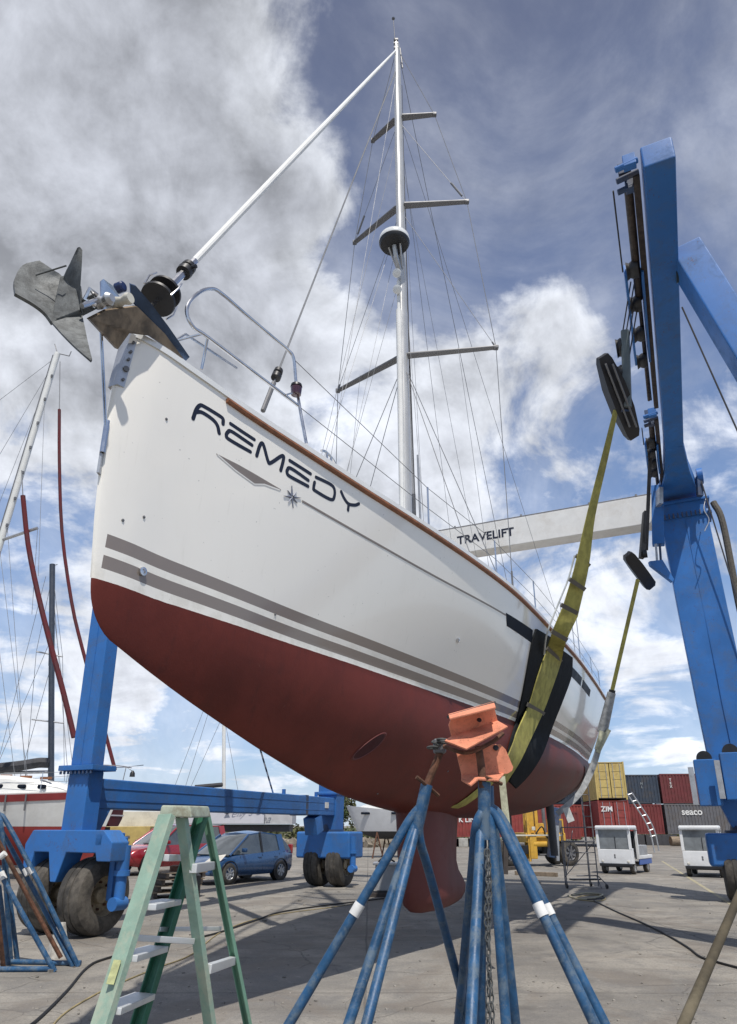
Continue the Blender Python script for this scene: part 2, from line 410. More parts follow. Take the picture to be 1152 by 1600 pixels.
mb.poly([a-s_+Vector((0, 0, .004)), b-s_+Vector((0, 0, .004)), b+s_+Vector((0, 0, .004)), a+s_+Vector((0, 0, .004))])
o = mb.build('painted_line', M_line, smooth=False); o['kind'] = 'structure'
# ================================================================== THE YACHT
TH = R(24)
AX = Vector((math.sin(TH), math.cos(TH), 0)); PT = Vector((math.cos(TH), -math.sin(TH), 0))
BOW = Vector((-2.0, 4.6, 0))
def Bt(t, n, z): return BOW + AX*t + PT*n + Vector((0, 0, z))     # t metres aft, n metres to port
yacht = thing('sailing_yacht', 'white sailing yacht with red bottom and the name REMEDY on its bow, hung in slings', 'sailing yacht', tuple(BOW), R(90)-TH)
ZW = 3.33; LOA = 17.0
def ip(x, xs, ys): return float(np.interp(x, xs, ys))
def smooth_tab(xs, ys):
    xs = np.array(xs, float); ys = np.array(ys, float)
    m = np.gradient(ys, xs)
    def f(x):
        x = min(max(x, xs[0]), xs[-1]); i = min(len(xs)-2, int(np.searchsorted(xs, x, 'right')-1))
        h = xs[i+1]-xs[i]; q = (x-xs[i])/h
        return float((2*q**3-3*q*q+1)*ys[i]+(q**3-2*q*q+q)*h*m[i]+(-2*q**3+3*q*q)*ys[i+1]+(q**3-q*q)*h*m[i+1])
    return f
f_hs = smooth_tab([0.3, .7, 1.2, 2.0, 2.9, 3.8, 5.2, 6.8, 8.2, 9.6, 11.5, 14.2, 16.6], [.17, .265, .385, .615, .86, 1.10, 1.42, 1.68, 1.80, 1.88, 1.98, 2.03, 2.02])
f_hw = smooth_tab([0.3, .6, 1.0, 1.5, 2.0, 2.5, 3.0, 4.0, 5.0, 6.4, 8.3, 10.8, 13.5, 16.6], [.075, .095, .165, .25, .32, .40, .485, .63, .77, .96, 1.19, 1.36, 1.42, 1.34])
f_zs = smooth_tab([0, .7, 2, 4, 7, 10, 14, 16.6], [5.47, 5.42, 5.32, 5.22, 5.145, 5.10, 5.05, 5.05])
f_zk = smooth_tab([.27, .63, 1.13, 1.74, 2.35, 2.95, 3.8, 4.76, 6.2, 8, 10, 12, 14, 15.6, 16.6], [2.92, 2.80, 2.65, 2.49, 2.34, 2.21, 2.05, 1.93, 1.82, 1.78, 1.78, 1.84, 1.97, 2.16, 2.34])
def hs(t): return f_hs(t) if t > .3 else .035+(.17-.035)*(t/.3)**.75
def hw(t): return f_hw(t) if t > .3 else .075*math.sqrt(max(0, t)/.3)+.0
def zk(t): return f_zk(t) if t > .27 else 2.92+(ZW-2.92)*(1-math.sqrt(max(0, t)/.27))**1.3
def rake(z): return ip(z, [3.33, 3.83, 4.47, 4.95, 5.49], [0, -.05, -.08, -.06, 0])
def side(t, z):                             # half breadth of the hull
    if z >= ZW:
        s = (z-ZW)/(f_zs(t)-ZW); a = hw(t); b = hs(t)
        bulge = .10*min(1, t/8)*math.sin(math.pi*min(1, s))
        return a+(b-a)*s+bulge*(b-a)
    k = zk(t); q = 1.25+1.05*min(1, t/7); r = (ZW-z)/(ZW-k)
    return hw(t)*max(0, 1-r**q)**(1/q)*(1+.07*min(1, t/8)*math.sin(math.pi*min(1, r*1.3)) if r < .77 else 1)
def hull_pt(t, z, sgn=1, off=0.0):
    tt = t + (rake(z)*max(0, 1-t/3) if z > ZW else 0)
    return Bt(tt, sgn*(side(t, z)+off), z)
ts = [0, .004, .012, .025, .045, .07, .1, .14, .19, .25, .32, .42, .55]+[.7+.25*i for i in range(64)]
ts = [t for t in ts if t < LOA]+[LOA]
NT_, NU = 22, 26
rows = []
for t in ts:
    zs, k = f_zs(t), zk(t)
    half = [(side(t, ZW+(zs-ZW)*(1-i/NT_)), ZW+(zs-ZW)*(1-i/NT_)) for i in range(NT_+1)]
    for i in range(1, NU+1):
        a = math.pi/2*i/NU; z = ZW-(ZW-k)*math.sin(a)**1.0
        half.append((side(t, z) if i < NU else 0.0, z))
    row = [Bt(t+(rake(z)*max(0, 1-t/3) if z > ZW else 0), y, z) for y, z in half]
    row += [Bt(t+(rake(z)*max(0, 1-t/3) if z > ZW else 0), -y, z) for y, z in half[-2::-1]]
    rows.append(row)
def hull_material():
    m = bpy.data.materials.new('hull_topsides_and_antifouling'); m.use_nodes = True; t = NT(m.node_tree)
    p = m.node_tree.nodes['Principled BSDF']
    pos = t.n('ShaderNodeTexCoord').outputs['Object']; s = t.n('ShaderNodeSeparateXYZ'); t.l(pos, s.inputs[0])
    X, Z = s.outputs[0], s.outputs[2]
    zc = t.m('ADD', Z, t.ss(X, 0, 3, -.022, .012))
    def band(lo, hi): return t.m('MULTIPLY', t.m('GREATER_THAN', zc, lo), t.m('LESS_THAN', zc, hi))
    st = t.m('MULTIPLY', t.m('ADD', band(3.395, 3.498), band(3.558, 3.664)), t.m('GREATER_THAN', X, .045))
    gp = t.v('MULTIPLY', pos, (1.0, 1.0, .35))
    soil = t.m('MULTIPLY', t.ss(t.noise(gp, 1.6, 8, .65, .5), .50, .80), .12)
    wcol = t.mix(soil, (.89, .86, .785), (.56, .51, .42))
    stk = t.m('MULTIPLY', t.ss(t.noise(t.v('MULTIPLY', pos, (5.0, 5.0, .25)), 3.0, 7, .7), .58, .74), .16)
    wcol = t.mix(stk, wcol, (.48, .44, .36))
    wl = t.m('MULTIPLY', t.m('MULTIPLY', t.ss(Z, 3.33, 3.75, 1, 0), t.ss(t.noise(pos, 4, 8, .7), .42, .62)), .30)
    wcol = t.mix(wl, wcol, (.50, .46, .36))
    spk = t.m('MULTIPLY', t.ss(t.noise(pos, 21, 2, .5), .735, .77), .45)
    wcol = t.mix(spk, wcol, (.28, .27, .25))
    top = t.mix(st, wcol, (.235, .195, .165))
    n1 = t.noise(pos, 1.1, 7, .62, .4); n2 = t.noise(t.v('MULTIPLY', pos, (1, 1, .3)), 7, 7, .7)
    red = t.mix(t.ss(n1, .3, .7), (.10, .021, .015), (.15, .031, .022))
    red = t.mix(t.m('MULTIPLY', t.ss(n2, .52, .72), .45), red, (.075, .022, .018))
    red = t.mix(t.m('MULTIPLY', t.ss(t.noise(pos, 13, 6, .7, .4), .66, .72), .35), red, (.20, .09, .07))
    isr = t.m('LESS_THAN', t.m('ADD', Z, t.m('MULTIPLY', t.m('SUBTRACT', t.noise(pos, 6, 5, .7), .5), .012)), ZW)
    t.l(t.mix(isr, top, red), p.inputs['Base Color'])
    t.l(t.m('ADD', t.m('MULTIPLY', isr, .34), t.ss(n1, .2, .8, .13, .20)), p.inputs['Roughness'])
    t.l(t.m('MULTIPLY', t.m('SUBTRACT', 1.0, isr), .5), p.inputs['Coat Weight']); p.inputs['Coat Roughness'].default_value = .05
    t.l(t.m('SUBTRACT', .5, t.m('MULTIPLY', isr, .30)), p.inputs['Specular IOR Level'])
    b = t.n('ShaderNodeBump'); b.inputs['Strength'].default_value = .25; b.inputs['Distance'].default_value = .02
    t.l(t.m('ADD', t.m('MULTIPLY', t.noise(pos, 1.6, 2, .5), .12), t.m('MULTIPLY', t.m('MULTIPLY', isr, t.noise(pos, 45, 5, .7)), .25)), b.inputs['Height']); t.l(b.outputs[0], p.inputs['Normal'])
    return m
mb = MB(); mb.grid([[p-PT*(p-BOW).dot(PT)-AX*.012*min(1, max(0, (p.z-2.9)/.4)) for p in rows[0]]]+rows)
vr = [mb.bm.verts.new(p) for p in rows[-1]]
mb.bm.faces.new(vr)
hull = mb.build('hull', hull_material(), yacht, ang=50)
# deck and rail
mb = MB(); mb.grid([[Bt(t, n*(hs(t)-.01), f_zs(t)-.03+.06*(1-n*n)) for n in (-1, -.5, 0, .5, 1)] for t in ts[1:]])
mb.build('deck', M_white, yacht)
mb = MB()
for sg in (1, -1):
    mb.loft([[Bt(t, sg*(hs(t)-.05), f_zs(t)-.01), Bt(t, sg*(hs(t)+.018), f_zs(t)-.02), Bt(t, sg*(hs(t)+.02), f_zs(t)+.035), Bt(t, sg*(hs(t)-.04), f_zs(t)+.045)] for t in ts if .02 < t])
mb.build('gunwale', M_white, yacht, ang=60)
mb = MB()
for sg in (1, -1):
    mb.loft([[Bt(t, sg*(side(t, f_zs(t)-dz)+o_), f_zs(t)-dz) for dz, o_ in ((.035, -.01), (.035, .032), (.055, .04), (.075, .032), (.08, -.01))] for t in ts if .82 < t])
mb.build('rub_rail', M_teak, yacht, ang=30)
# cabin top, cockpit coaming
mb = MB()
mb.loft([[Bt(t, n*w_, f_zs(t)+z_) for n, z_ in ((-1, 0), (-.86, h_), (.86, h_), (1, 0))] for t, w_, h_ in ((4.6, .5, .02), (5.4, .75, .22), (7, 1.05, .36), (11, 1.2, .42), (11.4, 1.2, .05))])
mb.build('cabin_top', M_white, yacht, ang=25)
# keel with bulb, rudder, tunnel
def foil(t0, t1, hw_, z, n=20):
    return [Bt(t0+(t1-t0)*x, s_*hw_*2*(1.48*math.sqrt(x)-.63*x-1.76*x*x+1.42*x**3-.507*x**4)/.6, z)
            for x, s_ in [((1-math.cos(math.pi*i/n))/2, 1) for i in range(n)]+[((1-math.cos(math.pi*(n-i)/n))/2, -1) for i in range(n)]]
mb = MB()
mb.loft([foil(a, b, h, z) for a, b, h, z in ((6.15, 8.9, .19, 2.0), (6.18, 8.75, .18, 1.75), (6.22, 8.62, .175, 1.35), (6.26, 8.58, .175, 1.1), (6.28, 8.68, .18, .95), (6.30, 8.9, .185, .82), (6.33, 9.05, .185, .70), (6.38, 9.0, .17, .58), (6.5, 8.8, .12, .50), (6.7, 8.5, .05, .475))])
mb.build('keel', M_red, yacht, ang=60)
for n in (-.55, .55):
    mb = MB(); q = [[p+PT*n for p in foil(a, b, .055, z)] for a, b, z in ((14.6, 15.35, 2.35), (14.7, 15.3, 1.6), (14.85, 15.2, .95))]
    mb.loft(q); mb.build('rudder', M_darkhull, yacht, ang=60)
bvh_rows = BVHTree.FromPolygons([p for r in rows for p in r], [(i*len(rows[0])+j, i*len(rows[0])+j+1, (i+1)*len(rows[0])+j+1, (i+1)*len(rows[0])+j) for i in range(len(rows)-1) for j in range(len(rows[0])-1)])
def on_hull(px, py, off=.004):              # where a sight line meets the plating
    d = ray(px, py).normalized(); h = bvh_rows.ray_cast(Vector((0, 0, CAMH)), d)
    if h[0] is None: return None
    nn = h[1] if h[1].dot(d) < 0 else -h[1]
    return h[0]+nn*off
def hull_tn(px, py):
    p = on_hull(px, py, 0); q = p-BOW; return q.dot(AX), q.z
def conform(t, z, off): return hull_pt(t, z, 1, off)
def hull_patch(name, poly_px, m, off=.004, step=.05, sub=10):
    """a thin sheet following the plating between two edges (upper, lower), each a list of pixels"""
    up, lo = poly_px
    def edge(P):
        L = [hull_tn(*p) for p in P]; c = [0]
        for a, b in zip(L, L[1:]): c.append(c[-1]+math.dist(a, b))
        return [(ip(c[-1]*i/sub, c, [q[0] for q in L]), ip(c[-1]*i/sub, c, [q[1] for q in L])) for i in range(sub+1)]
    U, W = edge(up), edge(lo); mb = MB(); K = 4
    mb.loft([[conform(a[0]+(b[0]-a[0])*k/K, a[1]+(b[1]-a[1])*k/K, off) for k in range(K+1)]+[conform(b[0]+(a[0]-b[0])*k/K, b[1]+(a[1]-b[1])*k/K, -.01) for k in range(K+1)] for a, b in zip(U, W)])
    return mb.build(name, m, yacht, ang=30)
def hull_stroke(mb, pts_px, wd, off=.004, n=6, smoothc=True):
    L = [hull_tn(*p) for p in pts_px]
    L = [Vector((a, b, 0)) for a, b in L]
    if smoothc and len(L) > 2: L = curve_pts(L, n)
    else: L = [L[0].lerp(L[-1], i/8) for i in range(9)] if len(L) == 2 else L
    rowsL = []
    for i, p in enumerate(L):
        d = (L[min(i+1, len(L)-1)]-L[max(i-1, 0)]).normalized(); s_ = Vector((-d.y, d.x, 0))*wd/2
        rowsL.append([conform(p.x+s_.x, p.y+s_.y, -.004), conform(p.x+s_.x, p.y+s_.y, off), conform(p.x-s_.x, p.y-s_.y, off), conform(p.x-s_.x, p.y-s_.y, -.004)])
    mb.loft(rowsL)
    for e, k in ((L[0], L[1]), (L[-1], L[-2])):       # round ends
        c = []
        for j in range(10):
            a = 2*math.pi*j/10; c.append(conform(e.x+math.cos(a)*wd/2, e.y+math.sin(a)*wd/2, off+.0006))
        mb.poly(c)
S4 = lambda x, y: (300+x/4.114, 620+y/4.114)
letters = [[[(33, 155), (48, 95), (68, 66), (95, 72), (190, 130), (214, 152), (216, 184)], [(50, 110), (85, 112), (150, 155), (182, 195), (196, 246)]],
           [[(262, 181), (412, 281)], [(400, 318), (275, 234), (248, 238), (241, 262), (262, 287), (392, 362)]],
           [[(432, 388), (447, 325), (462, 303), (476, 330), (503, 420), (520, 432), (580, 388), (598, 388), (596, 420), (583, 480)]],
           [[(637, 414), (768, 498)], [(755, 541), (648, 466), (625, 474), (624, 498), (645, 520), (754, 579)]],
           [[(803, 520), (890, 562), (918, 592), (920, 640), (898, 663), (800, 608), (790, 590), (795, 553)]],
           [[(962, 611), (982, 655), (1010, 690), (1050, 697), (1074, 688)], [(1010, 692), (1006, 730)]]]
for L in letters:
    mb = MB()
    for st in L: hull_stroke(mb, [S4(*p) for p in st], .038, .0018)
    o = mb.build('letter', M_navy, yacht, ang=60)
# grey swoosh, white edge, star, pinstripe
hull_patch('swoosh', ([S4(*p) for p in ((182, 379), (320, 448), (420, 505), (585, 603))], [S4(*p) for p in ((184, 383), (300, 480), (415, 568), (470, 566), (583, 607))]), M_taupe, sub=24)
mb = MB(); hull_stroke(mb, [S4(*p) for p in ((190, 388), (300, 484), (420, 572), (480, 572), (575, 606))], .014, smoothc=False); mb.build('swoosh_edge', M_cwhite, yacht)
mb = MB(); cx, cz = hull_tn(*S4(655, 650))
for k in range(8):
    a = math.pi*k/4+.3; r = .115 if k % 2 == 0 else .085; q = a+math.pi/2
    mb.loft([[conform(cx+math.cos(a)*rr+math.cos(q)*ww, cz+math.sin(a)*rr+math.sin(q)*ww, off) for ww, off in ((-w_, .003), (0, .012), (w_, .003))] for rr, w_ in ((.015, .015), (r, .001))], cap=False)
mb.build('compass_star', mat('blue_grey_vinyl', (.17, .19, .25), .4), yacht, ang=20)
mb = MB()
pl = [(475, 784.5), (535, 819), (595, 853), (655, 887), (714, 919), (790, 961)]
hull_stroke(mb, pl, .022); mb.build('pinstripe', M_taupe, yacht)
# hull windows
S8 = lambda x, y: (680+x/3.84, 900+y/3.84)
hull_patch('hull_window', ([S8(425, 222), S8(585, 325)], [S8(430, 300), S8(580, 403)]), M_glass, off=.006)
hull_patch('hull_window', ([S8(822, 545), S8(880, 610)], [S8(815, 600), S8(872, 660)]), M_glass, off=.006)
hull_patch('hull_window', ([S8(888, 622), S8(932, 685)], [S8(880, 668), S8(925, 725)]), M_glass, off=.006)
# bow thruster tunnel: an oval lip round a flat mouth, its inner shade painted dark
mb = MB(); c = on_hull(577, 1165, -.10); 
e1 = on_hull(604, 1146, 0); e2 = on_hull(548, 1186, 0); ax1 = (e1-e2)/2; cc = (e1+e2)/2
nn = (on_hull(577, 1165, .1)-on_hull(577, 1165, 0)).normalized(); ax2 = nn.cross(ax1).normalized()*.085
def hull_snap(p, off):
    q = p+nn*.6; h = bvh_rows.ray_cast(q, -nn); return (h[0] if h[0] else p)+nn*off
ring = lambda s, off: [hull_snap(cc+ax1*math.cos(a)*s+ax2*math.sin(a)*s, off) for a in [2*math.pi*i/28 for i in range(28)]]
mb.loft([ring(1, .004), ring(.93, .012), ring(.86, .006)], cap=False)
lip = mb.build('thruster_tunnel', M_red, yacht)
mb = MB(); r_ = ring(.86, .006); mb.poly(r_); mb.build('tunnel_mouth', mat('tunnel_shade_red', (.045, .006, .006), .8), lip)
for px, py in ((222, 893), (260, 655), (192, 813), (225, 808), (590, 1240), (430, 960), (715, 1000), (700, 1205)):
    mb = MB(); p = on_hull(px, py, 0); q = on_hull(px, py, .02)
    big = (px, py) in ((222, 893), (715, 1000))
    mb.lathe(p, q-p, [(0, .035 if big else .012), (.02 if big else .006, .035 if big else .012), (.022 if big else .007, .02 if big else .006), (.01, .015 if big else .004)], 14)
    mb.build('hull_fitting', M_steel if big else M_spread, yacht)
# stem plate with holes, bobstay rod
mb = MB(); q = []
for z in (5.47, 5.3, 5.1, 4.93):
    q.append([Bt(rake(z)-.012, n, z) for n in (-.05, .05)]+[Bt(rake(z)+.045, side(.045, z)+.008, z), Bt(rake(z)+.045, -side(.045, z)-.008, z)])
mb.loft(q); pl_ = mb.build('stem_plate', M_alu, yacht)
for z in (5.38, 5.28, 5.20, 5.10, 4.99):
    mb = MB(); c = Bt(rake(z)+.02, side(.03, z)+.012, z); r = .024 if z == 5.10 else .012
    mb.lathe(c, PT+AX*-.6, [(0, r), (.012, r), (.013, r*.5)], 14); mb.build('hole_disc', M_spread, pl_)  # dark discs on the plate stand for its shaded holes
mb = MB(); a = at(157, 492, 4.22); b = Bt(-.10, .03, 4.30); mb.tube([a, b+Vector((0, 0, .2)), b], .013, 8); mb.tube([b+Vector((0, 0, .28)), b], .022, 8)
mb.build('bobstay_rod', M_steel, yacht)
mb = MB(); mb.box(Bt(-.085, .012, 4.28), (.02, .05, .30)); mb.build('bobstay_plate', M_alu, yacht)
# anchor roller platform: mirror cheek with its blue reflection painted into the base colour, tan underside, rollers
M_mir = mat('polished_cheek', (.05, .085, .16), .2, .5, var=.3, scale=5)
M_und = mat('tarnished_underside', (.20, .145, .09), .45, .5, var=.5, scale=7, dirt=.6)
mb = MB(); mb.plate([at(x, y, Y) for x, y, Y in ((203, 443, 4.25), (212, 446, 4.27), (236, 474, 4.45), (262, 508, 4.72), (296, 557, 5.02), (290, 563, 5.02), (268, 546, 4.9), (236, 506, 4.66), (205, 470, 4.32))], .02)
mb.build('roller_cheek', M_mir, yacht)
mb = MB()
mb.plate([at(x, y, Y) for x, y, Y in ((138, 498, 4.0), (165, 484, 4.12), (212, 478, 4.35), (255, 520, 4.72), (285, 560, 4.98), (232, 524, 4.62), (200, 520, 4.5), (182, 545, 4.44))], .03)
mb.build('roller_platform', M_und, yacht)
mb = MB(); mb.plate([at(x, y, Y) for x, y, Y in ((157, 440, 4.1), (161, 436, 4.1), (176, 447, 4.15), (190, 470, 4.25), (186, 486, 4.28), (168, 486, 4.2), (158, 480, 4.12))], .015); mb.build('roller_cheek', M_steel, yacht)
mb = MB(); c = at(192, 470, 4.2); mb.lathe(c-PT*.08, PT, [(0, .04), (.03, .046), (.08, .03), (.13, .046), (.16, .04)], 18); mb.build('bow_roller', M_cream, yacht)
mb = MB(); c = at(163, 470, 4.05); mb.lathe(c-PT*.08, PT, [(0, .045), (.03, .05), (.08, .03), (.13, .05), (.16, .03)], 18); mb.build('bow_roller', M_alu, yacht)
mb = MB(); c = at(188, 449, 4.25); mb.lathe(c-PT*.04, PT, [(0, .03), (.01, .042), (.07, .042), (.08, .03)], 18); mb.build('pin_housing', mat('blue_plastic', (.015, .03, .10), .3), yacht)
mb = MB(); mb.tube([at(150, 478, 4.0), at(132, 468, 3.95), at(140, 452, 3.95), at(152, 462, 4.0)], .018, 8); mb.tube([at(150, 470, 4.0), at(128, 478, 3.9)], .02, 8); mb.build('shackle', M_steel, yacht)
# mast
MT = 6.54; MBASE = Bt(MT, 0, 5.3); MTOP = Bt(MT, 0, 18.75)
def mast_ring(z, a=.13, b=.085): return [Bt(MT+a*math.cos(q), b*math.sin(q), z) for q in [2*math.pi*i/20 for i in range(20)]]
mb = MB(); mb.loft([mast_ring(z, .13*k, .085*k) for z, k in ((5.2, 1), (15.5, 1), (17.4, .85), (18.7, .7))]); mast = mb.build('mast', M_mast, yacht, ang=60)
mb = MB()
mb.tube([Bt(MT-.17, -.015, 5.6), Bt(MT-.17, -.015, 10.9)], .055, 12); mb.tube([Bt(MT-.17, -.015, 10.9), Bt(MT-.17, -.015, 11.6)], .03, 8)
mb.build('staysail_in_sleeve', M_sail, yacht)
mb = MB()
for z in (18.5, 18.65, 18.78): mb.box(Bt(MT-.06, 0, z), (.10, .06, .05))
mb.tube([Bt(MT+.05, 0, 18.7), Bt(MT+.3, 0, 18.75), Bt(MT+.3, 0, 18.6)], .012); mb.tube([Bt(MT-.12, 0, 18.7), Bt(MT-.2, 0, 19.3)], .008); mb.lathe(Bt(MT-.2, 0, 19.3), (0, 0, 1), [(0, .03), (.02, .04), (.05, .01)], 8)
mb.tube([Bt(MT+.1, .04, 18.7), Bt(MT+.1, .09, 18.0)], .015)
mb.build('masthead_fittings', M_spread, mast)
# three pairs of spreaders
SPR = []
for z, ln, sw in ((9.96, 1.64, .52), (13.72, 1.28, .50), (16.3, .74, .28)):
    tips = []
    for sg in (1, -1):
        a = Bt(MT+.02, sg*.07, z); b = Bt(MT+sw, sg*ln, z+.04)
        mb = MB(); mb.beam(a, b, .15, .045, side=AX, wd2=.10, ht2=.035); mb.box(b, (.09, .09, .07)); mb.build('spreader', M_spread, mast, bevel=.012)
        tips.append(b)
    SPR.append(tips)
def wire(name, pts, r=.006, m=None, par=None, n=5):
    mb = MB(); mb.tube(pts, r, n); return mb.build(name, m or M_wire, par or yacht)
M_at = lambda z: Bt(MT, 0, z)
for i, sg in ((0, 1), (1, -1)):
    ch = Bt(MT+.45, sg*(hs(7)-.08), 5.2)
    wire('cap_shroud', [ch, SPR[0][i], SPR[1][i], SPR[2][i], M_at(18.6)], .007)
    wire('lower_shroud', [Bt(MT+.35, sg*(hs(7)-.2), 5.2), M_at(9.8)], .007)
    wire('lower_shroud', [Bt(MT-.9, sg*(hs(5.6)-.15), 5.25), M_at(9.8)], .007)
    wire('diagonal_shroud', [SPR[0][i], M_at(13.6)], .0055)
    wire('diagonal_shroud', [SPR[1][i], M_at(16.2)], .0055)
    mb = MB(); p = SPR[0][i]; mb.tube([p, p.lerp(M_at(13.6), .035)], .017); p = SPR[1][i]; mb.tube([p+(M_at(16.2)-p)*.07, p.lerp(M_at(16.2), .22)], .022)
    mb.tube([ch, ch.lerp(SPR[0][i], .07)], .016); mb.build('turnbuckle', M_spread, yacht)
    wire('running_backstay', [Bt(15.4, sg*1.5, 5.2), M_at(16.4)], .005)
    wire('flag_halyard', [Bt(MT+.1, sg*(hs(7)-.35), 5.3), Bt(MT+.22, sg*1.0, 9.99)], .0035)
    wire('topping_line', [Bt(MT-1.4, sg*.8, 5.3), M_at(13.2)], .0035)
for t_, n_, z_ in ((MT-1.9, -.75, 17.9), (MT-2.6, -.55, 15.9), (MT-2.2, -.9, 13.5), (MT-1.2, -1.05, 12.0), (MT+3.0, .6, 15.4), (MT+2.2, -.4, 18.2)):
    wire('halyard', [Bt(t_, n_, 5.3), M_at(z_)], .0038)
wire('backstay', [Bt(16.4, 0, 5.2), M_at(18.7)], .007)
for k in range(4): wire('mast_halyard', [Bt(MT+.16+.02*k, .05+.015*k, 5.4), Bt(MT+.14, .05, 17.5-k*1.7)], .006, M_wiredk)
mb = MB(); mb.beam(Bt(MT+.33, .02, 5.4), Bt(MT+.31, .02, 7.2), .06, .04); mb.tube([Bt(MT+.45, .1, 5.4), Bt(MT+.36, .1, 8.0)], .02); mb.build('mast_track', M_alu, yacht)
# radar dome, deck light
c = Bt(MT-.38, 0, 12.30)
mb = MB(); mb.lathe(c, (0, 0, 1), [(.0, .10), (.0, .27), (.05, .30), (.075, .30)], 32); mb.build('radar_base', M_black, mast)
mb = MB(); mb.lathe(c, (0, 0, 1), [(.07, .30), (.10, .305), (.18, .29), (.24, .22), (.27, .1), (.275, .01)], 32); mb.build('radar_dome', M_white, mast, ang=60)
mb = MB(); mb.tube([c+Vector((0, 0, 0)), Bt(MT-.30, 0, 12.07), Bt(MT-.1, 0, 11.9)], .045, 8); mb.tube([c+PT*.12, Bt(MT-.1, .05, 11.95)], .02, 6); mb.tube([c-PT*.12, Bt(MT-.1, -.05, 11.95)], .02, 6); mb.build('radar_bracket', M_alu, mast)
for z in (11.75, 11.35):
    mb = MB(); mb.lathe(Bt(MT-.2, 0, z), -AX+Vector((0, 0, -.6)), [(0, .05), (.06, .085), (.10, .085), (.11, .06)], 16)
    mb.build('deck_light', M_white, mast)
# forestay with furled sail, drum
F0 = Bt(.05, 0, 5.62); F1 = M_at(18.55); fd = (F1-F0).normalized()
FS = lambda s: F0+fd*s
mb = MB(); mb.tube([FS(1.32), FS(6), FS(12), F0+fd*((F1-F0).length-.1)], [.034, .042, .032, .018], 10); mb.build('furled_headsail', M_sail, yacht)
mb = MB(); mb.tube([FS(.0), FS(.75)], .022, 8); mb.tube([FS(.78), FS(1.42)], .038, 10); mb.build('forestay_foil', M_steel, yacht)
mb = MB(); mb.lathe(FS(.50), fd, [(0, .03), (.0, .155), (.025, .16), (.03, .07), (.15, .07), (.155, .15), (.185, .15), (.19, .03)], 28); mb.build('furling_drum', M_black, yacht)
for a in (0, 1.6, 3.2, 4.7):
    mb = MB(); u = fd.cross(PT).normalized(); e = u*math.cos(a)+PT*math.sin(a)
    mb.tube([FS(.47)+e*.17, FS(.60)+e*.19, FS(.73)+e*.165], .009, 6)
    mb.build('drum_cage', M_steel, yacht)
mb = MB(); mb.lathe(FS(1.12), fd, [(0, .045), (0, .07), (.06, .075), (.065, .06), (.10, .06), (.105, .07), (.16, .07), (.16, .04)], 20); mb.tube([FS(1.2)+PT*.06, FS(1.2)+PT*.12], .02); mb.build('furling_swivel', M_black, yacht)
# inner forestay with its furler
I0 = at(411, 642, 6.9); I1 = M_at(17.95); idr = (I1-I0).normalized()
wire('inner_forestay', [I0, I1], .013, M_wire)
mb = MB(); mb.tube([I0, I0+idr*.55], .03, 8); mb.build('turnbuckle', M_spread, yacht)
mb = MB(); mb.lathe(I0+idr*.62, idr, [(0, .03), (.02, .062), (.09, .062), (.11, .04), (.13, .06), (.19, .055), (.2, .03)], 16); mb.build('inner_furler', M_black, yacht)
# pulpit
def rail(pts, r=.018): 
    mb = MB(); mb.tube(curve_pts([at(*p) for p in pts], 5), r, 10); return mb.build('pulpit_rail', M_steel, yacht)
rail([(479, 694, 6.35), (470, 645, 6.35), (463, 600, 6.35), (459, 560, 6.3), (449, 546, 6.25), (430, 530, 6.1), (385, 492, 5.7), (347, 459, 5.35), (330, 451, 5.22), (310, 458, 5.1), (294, 476, 5.0), (293, 494, 5.0), (303, 512, 5.05), (318, 522, 5.15), (350, 546, 5.4), (400, 584, 5.8), (440, 614, 6.12), (466, 634, 6.35)])
mb = MB(); mb.tube([at(315, 577, 5.3), at(320, 552, 5.28), at(325, 526, 5.2)], .014, 8); mb.build('pulpit_leg', M_steel, yacht)
mb = MB(); mb.tube([at(270, 534, 5.45), at(318, 521, 5.15)], .013, 8); mb.build('pulpit_rail', M_steel, yacht)
mb = MB(); mb.tube([at(270, 534, 5.45), at(290, 522, 5.75), at(370, 575, 6.9)], .013, 8)
for q in ((463, 607), ):
    pass
mb.build('pulpit_rail', M_steel, yacht)
c = at(463, 612, 6.3)
mb = MB(); mb.lathe(c-Vector((0, 0, .05)), (0, 0, 1), [(0, .035), (.01, .055), (.075, .062), (.10, .062), (.11, .05)], 20); nl = mb.build('navigation_light', mat('dark_red_lens', (.05, .006, .012), .15, coat=1), yacht)
mb = MB(); mb.lathe(c+Vector((0, 0, .06)), (0, 0, 1), [(0, .045), (.0, .066), (.03, .06), (.04, .02)], 20); mb.build('light_cap', M_black, nl)
mb = MB(); mb.tube([c, at(447, 617, 6.15)], .01); mb.build('light_bracket', M_steel, nl)
# deck cleat and chock near the rail
mb = MB(); p = Bt(2.45, .62, 5.40); mb.tube(curve_pts([p-AX*.18+Vector((0, 0, .06)), p-AX*.08+Vector((0, 0, .10)), p+AX*.08+Vector((0, 0, .10)), p+AX*.18+Vector((0, 0, .06))]), .014); mb.tube([p-AX*.05, p-AX*.05+Vector((0, 0, .1))], .014); mb.tube([p+AX*.05, p+AX*.05+Vector((0, 0, .1))], .014); mb.build('cleat', M_steel, yacht)
